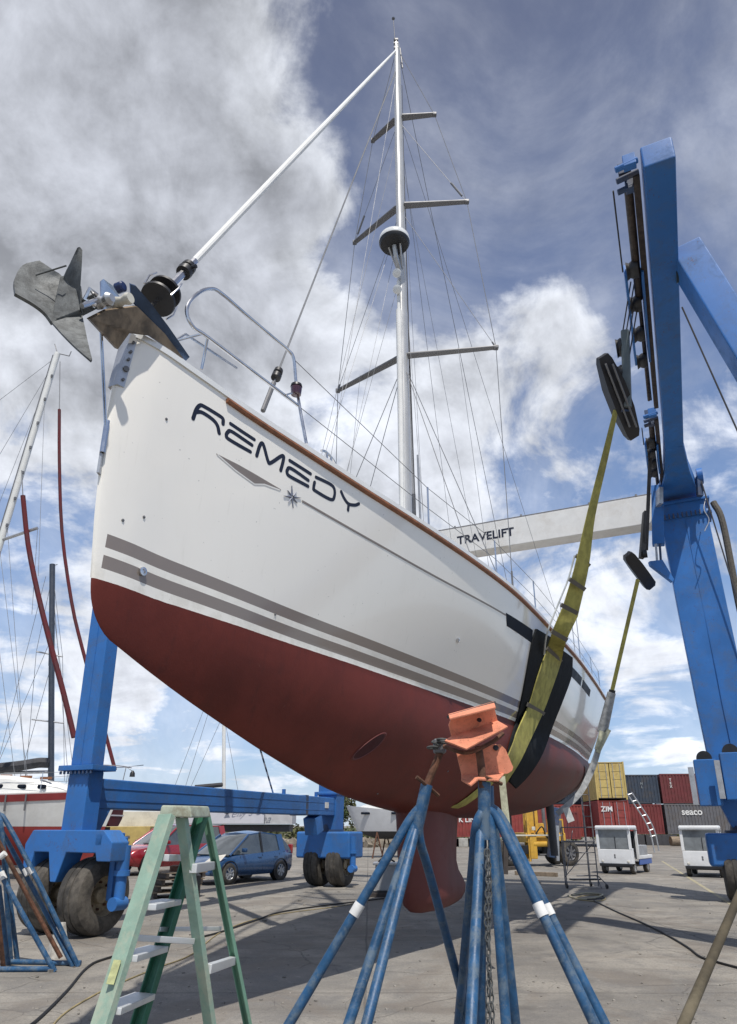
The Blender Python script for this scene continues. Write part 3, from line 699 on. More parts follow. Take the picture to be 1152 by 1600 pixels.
# stanchions and lifelines
st_t = [4.25, 6.25, 8.25, 10.3, 12.4, 14.4, 16.2]
for sg in (1, -1):
    top = [at(460, 562, 6.3) if sg > 0 else Bt(2.2, -.6, 6.05)]; low = [at(466, 634, 6.35) if sg > 0 else Bt(2.2, -.6, 5.7)]
    for t_ in st_t:
        p = Bt(t_, sg*(hs(t_)-.06), f_zs(t_)); mb = MB(); mb.tube([p, p+Vector((0, 0, .64))], .0125, 8); mb.tube([p, p+Vector((0, 0, .08))], .02, 8); mb.build('stanchion', M_steel, yacht)
        top.append(p+Vector((0, 0, .63))); low.append(p+Vector((0, 0, .33)))
    wire('lifeline', top, .0045, M_wire); wire('lifeline', low, .0045, M_wire)
mb = MB()
p0 = Bt(15.2, 1.7, 5.1); p1 = Bt(16.4, 1.6, 5.1); p2 = Bt(16.5, -1.6, 5.1); p3 = Bt(15.2, -1.7, 5.1); U = Vector((0, 0, .75))
mb.tube([p0, p0+U, p1+U, p1], .015); mb.tube([p1+U, p2+U], .015); mb.tube([p2, p2+U, p3+U, p3], .015); mb.build('pushpit', M_steel, yacht)
mb = MB()
for t_, n_, h in ((13.0, 1.55, 1.7), (15.6, 1.6, 2.1), (16.2, 1.4, 2.4), (15.9, .4, 2.0)): mb.tube([Bt(t_, n_, 5.1), Bt(t_, n_, 5.1+h)], .012)
mb.lathe(Bt(13.0, 1.55, 5.1), (0, 0, 1), [(.1, .05), (.5, .06), (.6, .03)], 10)
mb.build('stern_antenna', M_alu, yacht)
mb = MB(); mb.tube([Bt(MT+.2, .1, 6.6), Bt(MT+4.6, .1, 6.7)], .08, 12); mb.build('boom', M_mast, yacht)

# ------------------------------------------------------------------ anchor hanging in the bow roller
ctr = at(95, 470, 3.85)
anc = thing('anchor', 'dull galvanised plough anchor with curved flukes hanging off the yacht bow', 'anchor', tuple(ctr))
def sheet(rows_, th, name):
    q0 = [curve_pts(r, 4) for r in rows_]; cols = [curve_pts([r[i] for r in q0], 4) for i in range(len(q0[0]))]
    mb = MB(); q = [[c[k] for c in cols] for k in range(len(cols[0]))]
    nrm = (q[0][-1]-q[0][0]).cross(q[-1][0]-q[0][0]).normalized()*th
    n = len(q[0]); mb.loft([r+[p+nrm for p in r[::-1]] for r in q]); return mb.build(name, M_galv, anc, ang=60)
sheet([[at(x, y, Y) for x, y, Y in r] for r in (
    [(24, 458, 3.72), (23, 436, 3.80), (36, 414, 3.88), (62, 407, 3.95)],
    [(52, 474, 3.78), (55, 450, 3.90), (68, 430, 3.97), (84, 422, 4.0)],
    [(70, 488, 3.82), (80, 462, 3.95), (90, 444, 4.02), (99, 434, 4.04)],
    [(82, 504, 3.84), (100, 492, 3.95), (116, 486, 4.03), (127, 482, 4.05)])], .026, 'fluke')
sheet([[at(x, y, Y) for x, y, Y in r] for r in (
    [(121, 387, 3.80), (125, 386, 3.81), (129, 391, 3.82)],
    [(110, 410, 3.86), (118, 412, 3.84), (128, 416, 3.83)],
    [(99, 436, 3.96), (112, 442, 3.92), (126, 448, 3.88)],
    [(104, 466, 4.02), (116, 470, 3.97), (126, 474, 3.92)],
    [(118, 486, 4.04), (123, 486, 4.0), (128, 488, 3.95)])], .026, 'fluke')
sheet([[at(x, y, Y) for x, y, Y in r] for r in (
    [(81, 503, 3.84), (104, 496, 3.92), (128, 488, 4.0)],
    [(97, 521, 3.78), (115, 517, 3.86), (133, 512, 3.92)],
    [(118, 542, 3.72), (128, 540, 3.78), (138, 536, 3.82)],
    [(142, 563, 3.68), (143, 562, 3.69), (144, 560, 3.70)])], .016, 'fluke_tip')
mb = MB(); mb.plate([at(96, 436, 4.0), at(112, 430, 3.97), at(126, 446, 3.93), at(129, 470, 3.95), at(128, 489, 3.97), at(105, 497, 3.93), at(82, 505, 3.88), at(88, 470, 3.95)], .05); mb.build('crown_plate', M_galv, anc, bevel=.012)
mb = MB(); mb.beam(at(118, 486, 4.0), at(150, 470, 4.05), .03, .10, side=PT); mb.beam(at(150, 470, 4.05), at(186, 474, 4.3), .03, .06, side=PT); mb.build('shank', M_galv, anc, bevel=.006)
mb = MB(); mb.tube([at(56, 430, 3.85), at(104, 415, 3.84)], .006, 8); mb.build('roll_bar', M_galv, anc)

# ------------------------------------------------------------------ slings and rubber mats
def sling_band(path, widths, m, name, parent, th=.008, wdir=AX, sub=8):
    P = curve_pts(path, sub); k = len(P); rr = []
    for i, p in enumerate(P):
        d = (P[min(i+1, k-1)]-P[max(i-1, 0)]).normalized(); s_ = (wdir-d*wdir.dot(d)).normalized(); n_ = d.cross(s_)
        w_ = ip(i/(k-1), np.linspace(0, 1, len(widths)), widths)
        rr.append([p-s_*w_/2-n_*th/2, p+s_*w_/2-n_*th/2, p+s_*w_/2+n_*th/2, p-s_*w_/2+n_*th/2])
    mb = MB(); mb.loft(rr); return mb.build(name, m, parent, ang=50)
# ================================================================== SLINGS AND MATS ON THE HULL
def strip_on_hull(left_px, right_px, off, m, name, parent=None, label=None, cat=None, sub=26, K=6):
    left_px, right_px = ([(q.x, q.y) for q in curve_pts([(a[0], a[1], 0) for a in P_], 4)] for P_ in (left_px, right_px))
    def res(P):
        c = [0]
        for a, b in zip(P, P[1:]): c.append(c[-1]+math.dist(a, b))
        return [(ip(c[-1]*i/sub, c, [q[0] for q in P]), ip(c[-1]*i/sub, c, [q[1] for q in P])) for i in range(sub+1)]
    Lq, Rq = res(left_px), res(right_px); rr = []
    for a, b in zip(Lq, Rq):
        A_ = hull_tn(*a); B_ = hull_tn(*b); r = []
        for k in range(K+1):
            t = A_[0]+(B_[0]-A_[0])*k/K; z = A_[1]+(B_[1]-A_[1])*k/K
            r.append(hull_pt(t, z, 1, off))
        r += [hull_pt(A_[0]+(B_[0]-A_[0])*k/K, A_[1]+(B_[1]-A_[1])*k/K, 1, .004) for k in range(K, -1, -1)]
        rr.append(r)
    mb = MB(); mb.loft(rr)
    return mb.build(name, m, parent, ang=50, origin=None if parent else tuple(rr[0][0]))
o = strip_on_hull([S8(600, 318), S8(575, 400), S8(532, 640), S8(492, 830), S8(440, 1010), S8(425, 1110)], [S8(720, 390), S8(685, 480), S8(635, 650), S8(590, 780), S8(530, 965), S8(480, 1120)], .03, M_mat, 'hull_pad')
tag(o, 'black rubber pad on the hull, left of the yellow lifting sling', 'rubber pad', 'rubber pads under the sling')
o = strip_on_hull([S8(748, 440), S8(680, 640), S8(625, 790), S8(565, 930), S8(490, 1090), S8(440, 1235)], [S8(818, 490), S8(812, 600), S8(765, 735), S8(705, 885), S8(640, 1060), S8(565, 1185), S8(480, 1275)], .03, M_mat, 'hull_pad')
tag(o, 'black rubber pad on the hull, right of the yellow lifting sling', 'rubber pad', 'rubber pads under the sling')

# lifting sling one: hanging part, part lying on the plating, tail under the keel
blk1 = at(964, 640, 10.3)
sl1 = thing('lifting_sling', 'wide yellow webbing sling passing under the middle of the yacht, near the camera', 'sling', tuple(blk1), 0, 'yellow lifting slings')
def band2(Lp, Rp, m, name, parent, th=.012):          # band given by its two edges in the place
    Lp = curve_pts(Lp, 5); Rp = curve_pts(Rp, 5); rr = []
    for i, (a, b) in enumerate(zip(Lp, Rp)):
        d = (Lp[min(i+1, len(Lp)-1)]-Lp[max(i-1, 0)]).normalized(); n_ = (b-a).cross(d).normalized()*th/2
        rr.append([a-n_, a.lerp(b, .5)-n_*1.3, b-n_, b+n_, a.lerp(b, .5)+n_*1.3, a+n_])
    mb = MB(); mb.loft(rr); return mb.build(name, m, parent, ang=50)
hp = lambda px, py, off=.05: on_hull(px, py, off)
band2([at(959, 640, 10.25), at(940, 715, 10.5), at(917, 805, 10.8), at(897, 890, 11.1), at(879, 950, 11.35)],
      [at(966, 641, 10.3), at(950, 716, 10.55), at(930, 806, 10.95), at(920, 885, 11.3), at(903, 962, 11.6)], M_sling, 'webbing', sl1)
Lh = [(879, 950), (865, 982), (852, 1010), (838, 1050), (822, 1100), (803, 1145), (790, 1178), (770, 1210)]
Rh = [(903, 962), (884, 1003), (872, 1035), (860, 1070), (845, 1110), (825, 1155), (808, 1188), (786, 1222)]
def hull_or(p, Y):
    q = on_hull(*p, .05); return q if q else at(*p, Y)
LL = [at(879, 950, 11.35), at(864, 985, 11.5)]+[hull_or(p, 11) for p in Lh[2:]]
RR = [at(903, 962, 11.6), at(885, 1001, 11.7)]+[hull_or(p, 11.5) for p in Rh[2:]]
band2(LL, RR, M_sling, 'webbing', sl1, .02)
def under(t0, t1, w_, zs_, off=.02):                    # band round the underside, port to starboard
    rr = []
    for i, (sg, z) in enumerate(zs_):
        k = i/(len(zs_)-1); t = t0+(t1-t0)*k
        a, b = hull_pt(t-w_/2, max(z, zk(t-w_/2)+.002), sg, off), hull_pt(t+w_/2, max(z, zk(t+w_/2)+.002), sg, off)
        dn = Vector((0, 0, -.012 if z < 2.3 else 0)); rr.append([a+dn, b+dn, b, a])
    return rr
t_in = hull_tn(798, 1188)
zl = [(1, z) for z in np.linspace(t_in[1], 1.95, 8)]+[(1, 1.80), (-1, 1.80)]+[(-1, z) for z in (1.85, 1.95, 2.15, 2.4, 2.8, 3.3, 3.9, 4.6, 5.15)]
mb = MB(); mb.loft(under(t_in[0]-.1, 5.8, .34, zl)); mb.build('webbing_under_keel', M_sling, sl1, ang=50)
p = hull_pt(5.9, 5.15, -1, .05); q = Bt(8, -4.6, 8.6)
mb = MB(); mb.beam(p, q, .28, .015, side=AX); mb.build('webbing', M_sling, sl1)
for (ax_, ay), (bx, by), dd in (((900, 868), (921, 884), 0), ((890, 905), (914, 921), 0), ((877, 945), (902, 958), 0), ((862, 986), (886, 1000), 0), ((820, 1099), (846, 1114), 1), ((851, 1012), (873, 1033), 1)):
    if dd: a_, b_ = hull_or((ax_, ay), 11), hull_or((bx, by), 11.3); k = .02
    else: a_, b_ = at(ax_, ay, 11.1), at(bx, by, 11.35); k = .0
    toc = (Vector((0, 0, CAMH))-a_).normalized()*.03
    mb = MB(); mb.beam(a_+toc, b_+toc, .03, .075, side=toc); mb.build('sling_tie', mat('grey_strap', (.13, .12, .10), .8, var=.2), sl1)
mb = MB(); mb.tube(curve_pts([at(898, 868, 11.1), at(888, 905, 11.2), at(872, 945, 11.3), at(855, 990, 11.4), hull_or((846, 1022), 11)]), .016, 8); mb.build('clear_wrap', M_sleeve, sl1)
# loose strap tail by the stands and rope ends
mb = MB(); a = hull_pt(t_in[0]+.3, 2.2, 1, .03)
mb.beam(at(784, 1213, 8.9), at(792, 1290, 8.9), .085, .012, side=Vector((1, 0, 0))); o = mb.build('strap_tail', M_slingpale, origin=tuple(at(786, 1213, 8.9)))
tag(o, 'pale worn strap tail hanging below the hull beside the orange pads', 'strap')
mb = MB(); mb.beam(at(790, 1288, 8.9), at(790, 1366, 8.9), .055, .055); o = mb.build('hanging_post', M_darkwood, origin=tuple(at(790, 1366, 8.9)))
tag(o, 'dark brown timber bar hanging from the pale strap tail', 'timber bar')
# lifting sling two, at the stern
blk2 = at(997, 905, 16.2)
sl2 = thing('lifting_sling', 'thin yellow webbing sling with grey sleeve at the stern of the yacht', 'sling', tuple(blk2), 0, 'yellow lifting slings')
mb = MB(); mb.beam(at(997, 905, 16.2), at(956, 1082, 17.1), .10, .015, side=Vector((1, 0, 0))); mb.build('webbing', M_sling, sl2)
mb = MB(); mb.beam(at(956, 1082, 17.1), at(941, 1145, 17.3), .20, .06, side=Vector((1, 0, 0)), wd2=.26); mb.build('sleeve', mat('dirty_grey_sleeve', (.30, .31, .31), .6, var=.3, scale=9), sl2, bevel=.01)
mb = MB(); mb.beam(at(957, 1078, 17.09), at(955, 1090, 17.13), .15, .05, side=Vector((1, 0, 0))); mb.build('sling_tie', M_black, sl2)
mb = MB(); mb.beam(at(942, 1143, 17.2), at(934, 1172, 17.2), .16, .03, side=Vector((1, 0, 0))); mb.beam(at(952, 1140, 17.2), at(934, 1176, 17.2), .10, .03, side=Vector((1, 0, 0))); mb.build('padding', M_slingpale, sl2)
zl = [(1, z) for z in (3.1, 3.0, 2.9, 2.7, 2.5, 2.35, 2.25, 2.2)]+[(-1, 2.2), (-1, 2.5), (-1, 3.0), (-1, 3.6), (-1, 4.6)]
mb = MB(); mb.loft(under(15.4, 15.2, .35, zl, .04)); mb.build('webbing_under_hull', mat('dark_webbing', (.05, .05, .045), .8), sl2)
band2([at(934, 1160, 17.2), at(920, 1200, 17.2), at(901, 1238, 17.0), at(868, 1268, 16.8)], [at(943, 1160, 17.2), at(930, 1203, 17.2), at(909, 1243, 17.0), at(874, 1275, 16.8)], mat('dirty_grey_sleeve', (.3, .3, .3)), 'sleeve', sl2)
mb = MB(); mb.beam(hull_pt(15.2, 4.6, -1, .05), Bt(14.6, -4.6, 8.4), .2, .015, side=AX); mb.build('webbing', M_sling, sl2)
mb = MB(); mb.beam(at(884, 1262, 16.5), at(893, 1284, 16.5), .16, .02, side=Vector((1, 0, 0))); mb.build('loose_end', M_sleeve, sl2)

# ================================================================== THE BOAT LIFT
lift = thing('boat_lift', 'large blue travelling boat lift with four legs and white cross beam, straddling the yacht', 'boat lift', tuple(Bt(10, 0, 0)), R(90)-TH)
Z3 = Vector((0, 0, 1))
def LB(name, a, b, w_, h_, m=M_blue, side=PT, bevel=.03, par=None, w2=None, h2=None):
    mb = MB(); mb.beam(a, b, w_, h_, side=side, wd2=w2, ht2=h2); return mb.build(name, m, par or lift, bevel=bevel)
NR = 4.65; NL = -5.75; TN, TF = 5.85, 15.8
# right hand top beam, with flared far end
LB('top_beam', Bt(4.5, NR-.06, 10.47), Bt(12.8, NR-.02, 10.47), .42, .40)
mb = MB(); 
mb.loft([[Bt(t, NR+a, 10.27), Bt(t, NR+b, 10.27), Bt(t, NR+b, 10.67), Bt(t, NR+a, 10.67)] for t, a, b in ((12.79, -.23, .19), (14.2, -.28, .32), (16.2, -.52, .62))]); mb.build('beam_gusset', M_blue, lift, bevel=.03)
LB('top_beam', Bt(TN-.4, NL+.55, 10.4), Bt(16.2, NL+.55, 10.4), .50, .62)
# far right leg (wide box), flange
mb = MB(); mb.loft([[Bt(t0, n0, z), Bt(t0, n1, z), Bt(t1, n1, z), Bt(t1, n0, z)] for t0, t1, n0, n1, z in ((15.55, 16.15, 4.15, 5.28, 10.15), (15.55, 16.15, 4.15, 5.32, 9.3), (15.55, 16.1, 4.2, 5.36, 7), (15.6, 16.1, 4.28, 5.42, 4.5), (15.6, 16.1, 4.35, 5.4, 2.7))]); leg_fr = mb.build('leg', M_blue, lift, bevel=.03)
for k in range(12):
    mb = MB(); mb.tube([Bt(15.46, 4.14+.11*k, 9.56), Bt(15.46, 4.14+.11*k, 9.70)], .022, 6); mb.build('bolt', M_bluedk, leg_fr)
LB('weld_seam', Bt(15.535, 4.75, 9.5), Bt(15.58, 4.9, 2.8), .014, .014, par=leg_fr, bevel=0)
for z in (10.05, 9.62): LB('flange', Bt(15.85, 4.04, z), Bt(15.85, 5.42, z), .72, .07, side=AX, bevel=.008)
mb = MB(); mb.loft([[Bt(t, n, z) for t, n, z in ((15.5, 4.2, 2.75), (15.5, 5.4, 2.75), (16.1, 5.4, 2.75), (16.1, 4.2, 2.75))], [Bt(t, n, z) for t, n, z in ((15.6, 4.6, 1.6), (15.6, 5.1, 1.6), (16.0, 5.1, 1.6), (16.0, 4.6, 1.6))]]); mb.build('leg_foot', M_blue, lift, bevel=.02)
# near right leg, splayed out of the frame
LB('leg', Bt(6.75, 4.95, 10.55), Bt(6.5, 7.05, 1.7), .56, .46, side=AX)
# machinery on the far right leg
def bog(t, n, name='wheel_bogie', skirt=False, cyl=1):
    """a pair of tyres side by side in a forked carrier"""
    r = .585
    mb = MB()
    if skirt: mb.box(Bt(t, n, 1.12), (1.75, .95, .72), Matrix.Rotation(-TH, 3, 'Z')); b = mb.build('wheel_carrier', M_blue, lift, bevel=.06, seg=3)
    else:
        prof = [(-.66, .95), (-.70, 1.36), (-.56, 1.58), (.98, 1.58), (1.18, 1.40), (1.18, 1.12), (.90, 1.12), (.86, 1.24), (.62, 1.24), (.24, 1.24), (.10, .80), (-.02, .80), (-.14, 1.24), (-.46, 1.24), (-.54, .80)]
        mb.loft([[Bt(t+dt, n+x, z) for x, z in prof] for dt in (-.50, -.12)]); mb.bb
        b = mb.build('wheel_carrier', M_blue, lift, bevel=.02)
        mb = MB(); mb.box(Bt(t-.02, n+.90, 1.0), (.12, .26, .95), Matrix.Rotation(-TH, 3, 'Z')); mb.build('fork_arm', M_blue, b, bevel=.03)
    for s_ in ((-.42, .47) if not skirt else (-.36, .36)):
        mb = MB(); c = Bt(t, n+s_, r); w_ = .25
        prof = [(-w_*.93, .30), (-w_, .36), (-w_, .47), (-w_*.86, .555), (-w_*.6, .58), (-w_*.3, .585), (-w_*.28, .572), (-w_*.2, .572), (-w_*.18, .587), (w_*.18, .587), (w_*.2, .572), (w_*.28, .572), (w_*.3, .585), (w_*.6, .58), (w_*.86, .555), (w_, .47), (w_, .36), (w_*.93, .30)]
        mb.lathe(c, PT, prof, 40, cap=False); ty = mb.build('tyre', M_rubber, b, ang=45)
        if skirt:
            pass
        mb = MB(); mb.lathe(c, PT, [(-.2, .05), (-.18, .30), (-.24, .32), (.24, .32), (.20, .30), (.10, .26), (.06, .12), (.16, .11), (.17, .02)], 28); mb.build('rim', mat('tan_wheel_rim', (.30, .25, .17), .7, var=.3, dirt=.6, dscale=9), b, ang=40)
        mb = MB()
        for k in range(8):
            a = 2*math.pi*k/8; mb.lathe(c+AX*math.cos(a)*.2+Z3*math.sin(a)*.2, PT, [(.08, .02), (.12, .02), (.13, .01)], 6)
        o = mb.build('wheel_nuts', M_rust, b); o['kind'] = 'stuff'
    mb = MB(); mb.box(Bt(t-.25, n+.90, 1.44), (.16, .5, .20), Matrix.Rotation(-TH, 3, 'Z')); mb.build('fork_bracket', M_blue, b, bevel=.02) if not skirt else mb.bm.free()
    mb = MB(); q = Bt(t-.12, n+1.10, 0) if not skirt else Bt(t-.30, n+.90, 0)
    mb.tube([q+Z3*1.35, q+Z3*.98], .10, 16); mb.tube([q+Z3*.98, q+Z3*.90], .125, 16); mb.tube([q+Z3*.90, q+Z3*.55], .085, 16); mb.lathe(q+Z3*.5-AX*.14, AX, [(0, .04), (0, .10), (.26, .10), (.26, .03)], 14)
    mb.build('brake_cylinder', M_blue, b)
    return b
bog(TN, NL); bog(TF, NL-.35, skirt=True); bog(TF, 4.87, skirt=True); bog(6.5, 7.05)
# left near post with bolted flange; lower beam; haunch
LB('leg', Bt(TN-.25, -5.55, 1.55), Bt(TN-.25, -5.55, 2.52), .46, .34)
ll = LB('leg', Bt(TN-.25, -5.56, 2.60), Bt(TN-.25, -5.66, 10.2), .46, .30)
LB('weld_seam', Bt(TN-.403, -5.56, 2.62), Bt(TN-.403, -5.65, 9.6), .012, .012, par=ll, bevel=0)
fl = LB('flange', Bt(TN-.25, -5.93, 2.56), Bt(TN-.25, -5.16, 2.56), .54, .085, side=AX, bevel=.008)
for k in range(9):
    mb = MB(); mb.tube([Bt(TN-.49, -5.89+.085*k, 2.51), Bt(TN-.49, -5.89+.085*k, 2.46)], .022, 6); mb.build('bolt', M_bluedk, fl)
mb = MB(); mb.loft([[Bt(t, n, z) for t, z in ((TN, 1.93), (TN+.42, 1.93), (TN+.22, 1.55), (TN, 1.55))] for n in (NL-.2, NL+.2)]); mb.build('haunch', M_blue, lift, bevel=.01)
lb = LB('lower_beam', Bt(TN-.03, NL, 2.17), Bt(TF, NL-.3, 2.17), .46, .50)
for z in (2.26, 2.06): LB('weld_seam', Bt(TN+.05, NL+.232, z), Bt(TF-.1, NL-.068, z), .012, .012, par=lb, bevel=0)
for t_ in (13.7,): LB('joint_plate', Bt(t_-.04, NL-.25, 2.17), Bt(t_+.12, NL-.255, 2.17), .49, .53, m=M_bluedk, par=lb, bevel=.005)
for t_ in (12.8, 14.6): 
    mb = MB(); mb.tube([Bt(t_, NL-.2, 2.42), Bt(t_, NL-.2, 2.55)], .05, 10); mb.build('lifting_eye', M_blue, lb)
mb = MB(); mb.box(Bt(14.95, NL-.03, 2.2), (.012, .22, .16), Matrix.Rotation(-TH, 3, 'Z')); mb.build('beam_label', M_tape, lb)
LB('leg', Bt(TF, NL-.35, 1.5), Bt(TF, NL-.1, 10.1), .62, .55)
LB('leg_collar', Bt(TF-.35, NL-.35, 2.55), Bt(TF+.4, NL-.35, 2.55), .72, .10)
LB('steering_bracket', Bt(TF-1.3, NL-.25, 1.9), Bt(TF-1.15, NL-.25, 1.45), .4, .4, bevel=.02)
mb = MB(); mb.lathe(Bt(TF, NL-.35, 1.48), Z3, [(0, .42), (.06, .42), (.06, .30), (.2, .28), (.2, .1)], 24); mb.build('turntable', M_bluedk, lift)
mb = MB(); mb.lathe(Bt(TF, 4.85, 1.48), Z3, [(0, .42), (.06, .42), (.06, .30), (.16, .28), (.16, .1)], 24); mb.build('turntable', M_bluedk, lift)
# hydraulic tanks and hose reels at the foot of the far right leg
for n_, z_, t_ in ((4.18, 2.6, 15.2), (4.75, 2.72, 15.0)):
    mb = MB(); mb.box(Bt(t_, n_+.05, z_), (.50, .5, 1.05), Matrix.Rotation(-TH, 3, 'Z')); mb.build('oil_tank', M_blue, lift, bevel=.03)
    mb = MB(); mb.lathe(Bt(t_-.12, n_+.05, z_+.56), AX, [(0, .05), (0, .17), (.3, .17), (.3, .05)], 24); mb.build('hose_reel', M_black, lift)
    LB('guard_plate', Bt(t_-.30, n_-.28, z_+.35), Bt(t_-.30, n_-.28, z_-.5), .12, .03, m=M_alu, bevel=.004)
# white cross beam with lettering, pipes on top
cb0, cb1 = Bt(TF, NL+.1, 9.98), Bt(TF, 4.14, 9.98)
M_cb = mat('cross_beam_white', (.66, .655, .63), .45, var=.05, dirt=.25, dirtcol=(.42, .36, .28))
cb = LB('cross_beam', cb0, cb1, .60, .86, m=M_cb, side=AX, bevel=.02)
cxy = at(761, 839, 19.6)
dd_ = (cxy-BOW).dot(PT)
text_mesh('lettering', 'TRAVELIFT', .37, M_navy, cb, frame(Bt(TF-.305, -.80, 9.97), PT, Z3), offset=.008, spacing=1.0)
for k, (dz, tt) in enumerate(((.50, -.2), (.56, 0), (.62, .2))):
    mb = MB(); mb.tube([Bt(TF+tt, NL+.3, 9.98+dz), Bt(TF+tt, 4.1, 9.98+dz)], .014, 6); mb.build('pipe', M_spread, cb)
for n_ in (-1.8, .3, 2.3, 3.6):
    mb = MB(); mb.box(Bt(TF-.1, n_, 10.5), (.05, .05, .16)); mb.build('pipe_clip', M_spread, cb)
# hoists along the inner side of the right beam
def hoist(t0, t1, s):
    h = thing_part = None
    n0 = NR-.27
    fr = LB('hoist_rail', Bt(t0+.2, n0-.09, 10.42), Bt(t1, n0-.07, 10.42), .09, .10, m=M_grease, bevel=.005)
    mb = MB(); mb.tube([Bt(t0+.5, n0-.2, 10.52), Bt(t1-.2, n0-.2, 10.5)], .03, 10); mb.tube([Bt(t0+.5, n0-.2, 10.52), Bt(t0+(t1-t0)*.45, n0-.2, 10.5)], .065, 12); mb.build('hoist_cylinder', M_grease, fr)
    a = t0+(t1-t0)*.32; b = t0+(t1-t0)*.72
    for q in (-.12, -.38):
        mb = MB(); mb.loft([[Bt(t, n0+q+dn, 10.5+z) for t, z in ((a, -.18), (b, -.16), (b-.15, .12), (a+.1, .16))] for dn in (-.02, .02)]); mb.build('hoist_plate', M_blue, fr, bevel=.006)
    for k in range(4):
        t = a+(b-a)*k/3
        mb = MB(); mb.lathe(Bt(t, n0-.36, 10.42), PT, [(0, .03), (0, .15), (.05, .12), (.10, .15), (.18, .15), (.18, .03)], 16); mb.build('sheave', M_black, fr)
    for k in range(3):
        mb = MB(); mb.box(Bt(t0+.02+.2*k, n0-.16-.07*(k % 2), 10.48+.1*(k % 2)), (.17, .12, .2), Matrix.Rotation(-TH, 3, 'Z')); mb.tube([Bt(t0+.2*k, n0-.36, 10.4), Bt(t0+.2*k, n0-.05, 10.45)], .045, 8); mb.build('valve_block', M_bluedk if k else M_blue, fr, bevel=.01)
    mb = MB(); mb.tube([Bt(t0+.2, n0-.42, 10.25), Bt(a-.1, n0-.42, 10.35)], .012, 6); mb.tube([Bt(t0+.3, n0-.2, 10.62), Bt(t1, n0-.15, 10.62)], .02, 6); mb.build('hydraulic_hose', M_cable, fr)
    return fr
hoist(4.5, 11.0, 0); hoist(11.3, 15.3, 1)
# tackle block one
tb = thing('tackle_block', 'big black ridged sling spreader under a grey pulley block, hung nearest the camera', 'pulley block', tuple(at(975, 600, 10.2)), 0, 'pulley blocks')
p0 = at(977, 520, 10.0); p1 = at(981, 640, 10.35)
mb = MB(); mb.beam(p0, p1, .14, .34, side=PT); mb.build('pulley_housing', mat('grey_green_paint', (.11, .14, .15), .5, var=.15, dirt=.4), tb, bevel=.03)
for k in (0, 1):
    mb = MB(); c = p0.lerp(p1, .18+.35*k); mb.lathe(c-PT*.16, PT, [(0, .03), (0, .17), (.04, .15), (.08, .17), (.10, .17), (.10, .03)], 20); mb.build('pulley', M_black, tb)
e0, e1 = at(941, 556, 9.7), at(990, 684, 10.75); md = (e1-e0).normalized(); sdv = md.cross(Vector((0, 1, 0))).normalized()
def spread_ring(k, w_, h_):
    c = e0.lerp(e1, k); s_ = (Vector((1, 0, .35))-md*md.dot(Vector((1, 0, .35)))).normalized(); u_ = md.cross(s_)
    return [c+s_*a*w_+u_*b*h_ for a, b in ((-1, -1), (-.55, -1.35), (-.5, -1), (-.05, -1), (0, -1.35), (.05, -1), (.5, -1), (.55, -1.35), (1, -1), (1, 1), (-1, 1))]
mb = MB(); mb.loft([spread_ring(k, w_, h_) for k, w_, h_ in ((0, .09, .05), (.06, .12, .07), (.35, .17, .11), (.65, .17, .11), (.93, .13, .07), (1, .09, .05))]); mb.build('sling_spreader', M_black, tb, ang=25)
for k in range(4):
    mb = MB(); mb.tube([at(986+5*k, 440+4*k, 9.3+.12*k), at(973+3.2*k, 520+14*k, 10.0)], .012, 6); mb.build('wire_rope', M_wiredk, tb)
for dx in (-5, 5):
    mb = MB(); mb.tube([e0.lerp(e1, .12)+Vector((dx*.012, -.14, -.06)), e0.lerp(e1, .88)+Vector((dx*.012, -.14, -.06))], .018, 6); mb.build('ridge', M_spread, tb)
mb = MB(); mb.beam(p1-Z3*0, at(968, 640, 10.3), .1, .12); mb.build('hanger', M_bluedk, tb)
# tackle block two and the small blue one of the far sling
tb2 = thing('tackle_block', 'smaller black sling spreader hung in front of the white cross beam', 'pulley block', tuple(at(1000, 890, 16.1)), 0, 'pulley blocks')
e0, e1 = at(980, 866, 15.6), at(1018, 917, 16.6); md = (e1-e0).normalized()
mb = MB(); mb.loft([spread_ring(k, w_, h_) for k, w_, h_ in ((0, .09, .05), (.08, .14, .07), (.35, .15, .10), (.65, .15, .10), (.92, .15, .07), (1, .09, .05))]); mb.build('sling_spreader', M_black, tb2, ang=25)
mb = MB(); mb.beam(at(1009, 800, 16.1), at(1003, 872, 16.1), .16, .12); mb.build('hanger', mat('greasy_black_steel', (.05, .045, .04), .6, var=.3), tb2, bevel=.01)
for k in range(3):
    mb = MB(); mb.tube([at(1015+2*k, 690, 14.9), at(1008+2*k, 860, 16.1)], .017, 6); mb.build('wire_rope', M_wiredk, tb2)
mb = MB(); mb.lathe(at(1005, 866, 16.0), PT, [(0, .03), (0, .1), (.1, .1), (.1, .03)], 14); mb.build('pulley', M_black, tb2)
tb3 = thing('tackle_block', 'slim blue hoist block with an empty hook plate beside the far leg', 'pulley block', tuple(at(1033, 880, 16.6)), 0, 'pulley blocks')
mb = MB(); mb.beam(at(1027, 760, 16.6), at(1029, 852, 16.6), .30, .22, side=PT); mb.build('block_body', M_blue, tb3, bevel=.02)
mb = MB(); mb.beam(at(1030, 765, 16.4), at(1030, 790, 16.4), .3, .1); mb.build('label_plate', M_alu, tb3)
for dx in (0, 6):
    mb = MB(); mb.tube([at(1025+dx, 850, 16.5), at(1027+dx, 880, 16.5)], .03, 6); mb.build('chain_strap', M_bluedk if dx else M_alu, tb3)
mb = MB(); mb.plate([at(1014, 878, 16.5), at(1034, 876, 16.5), at(1052, 906, 16.5), at(1050, 910, 16.5), at(1016, 884, 16.5)], .12); mb.build('hook_plate', M_blue, tb3)
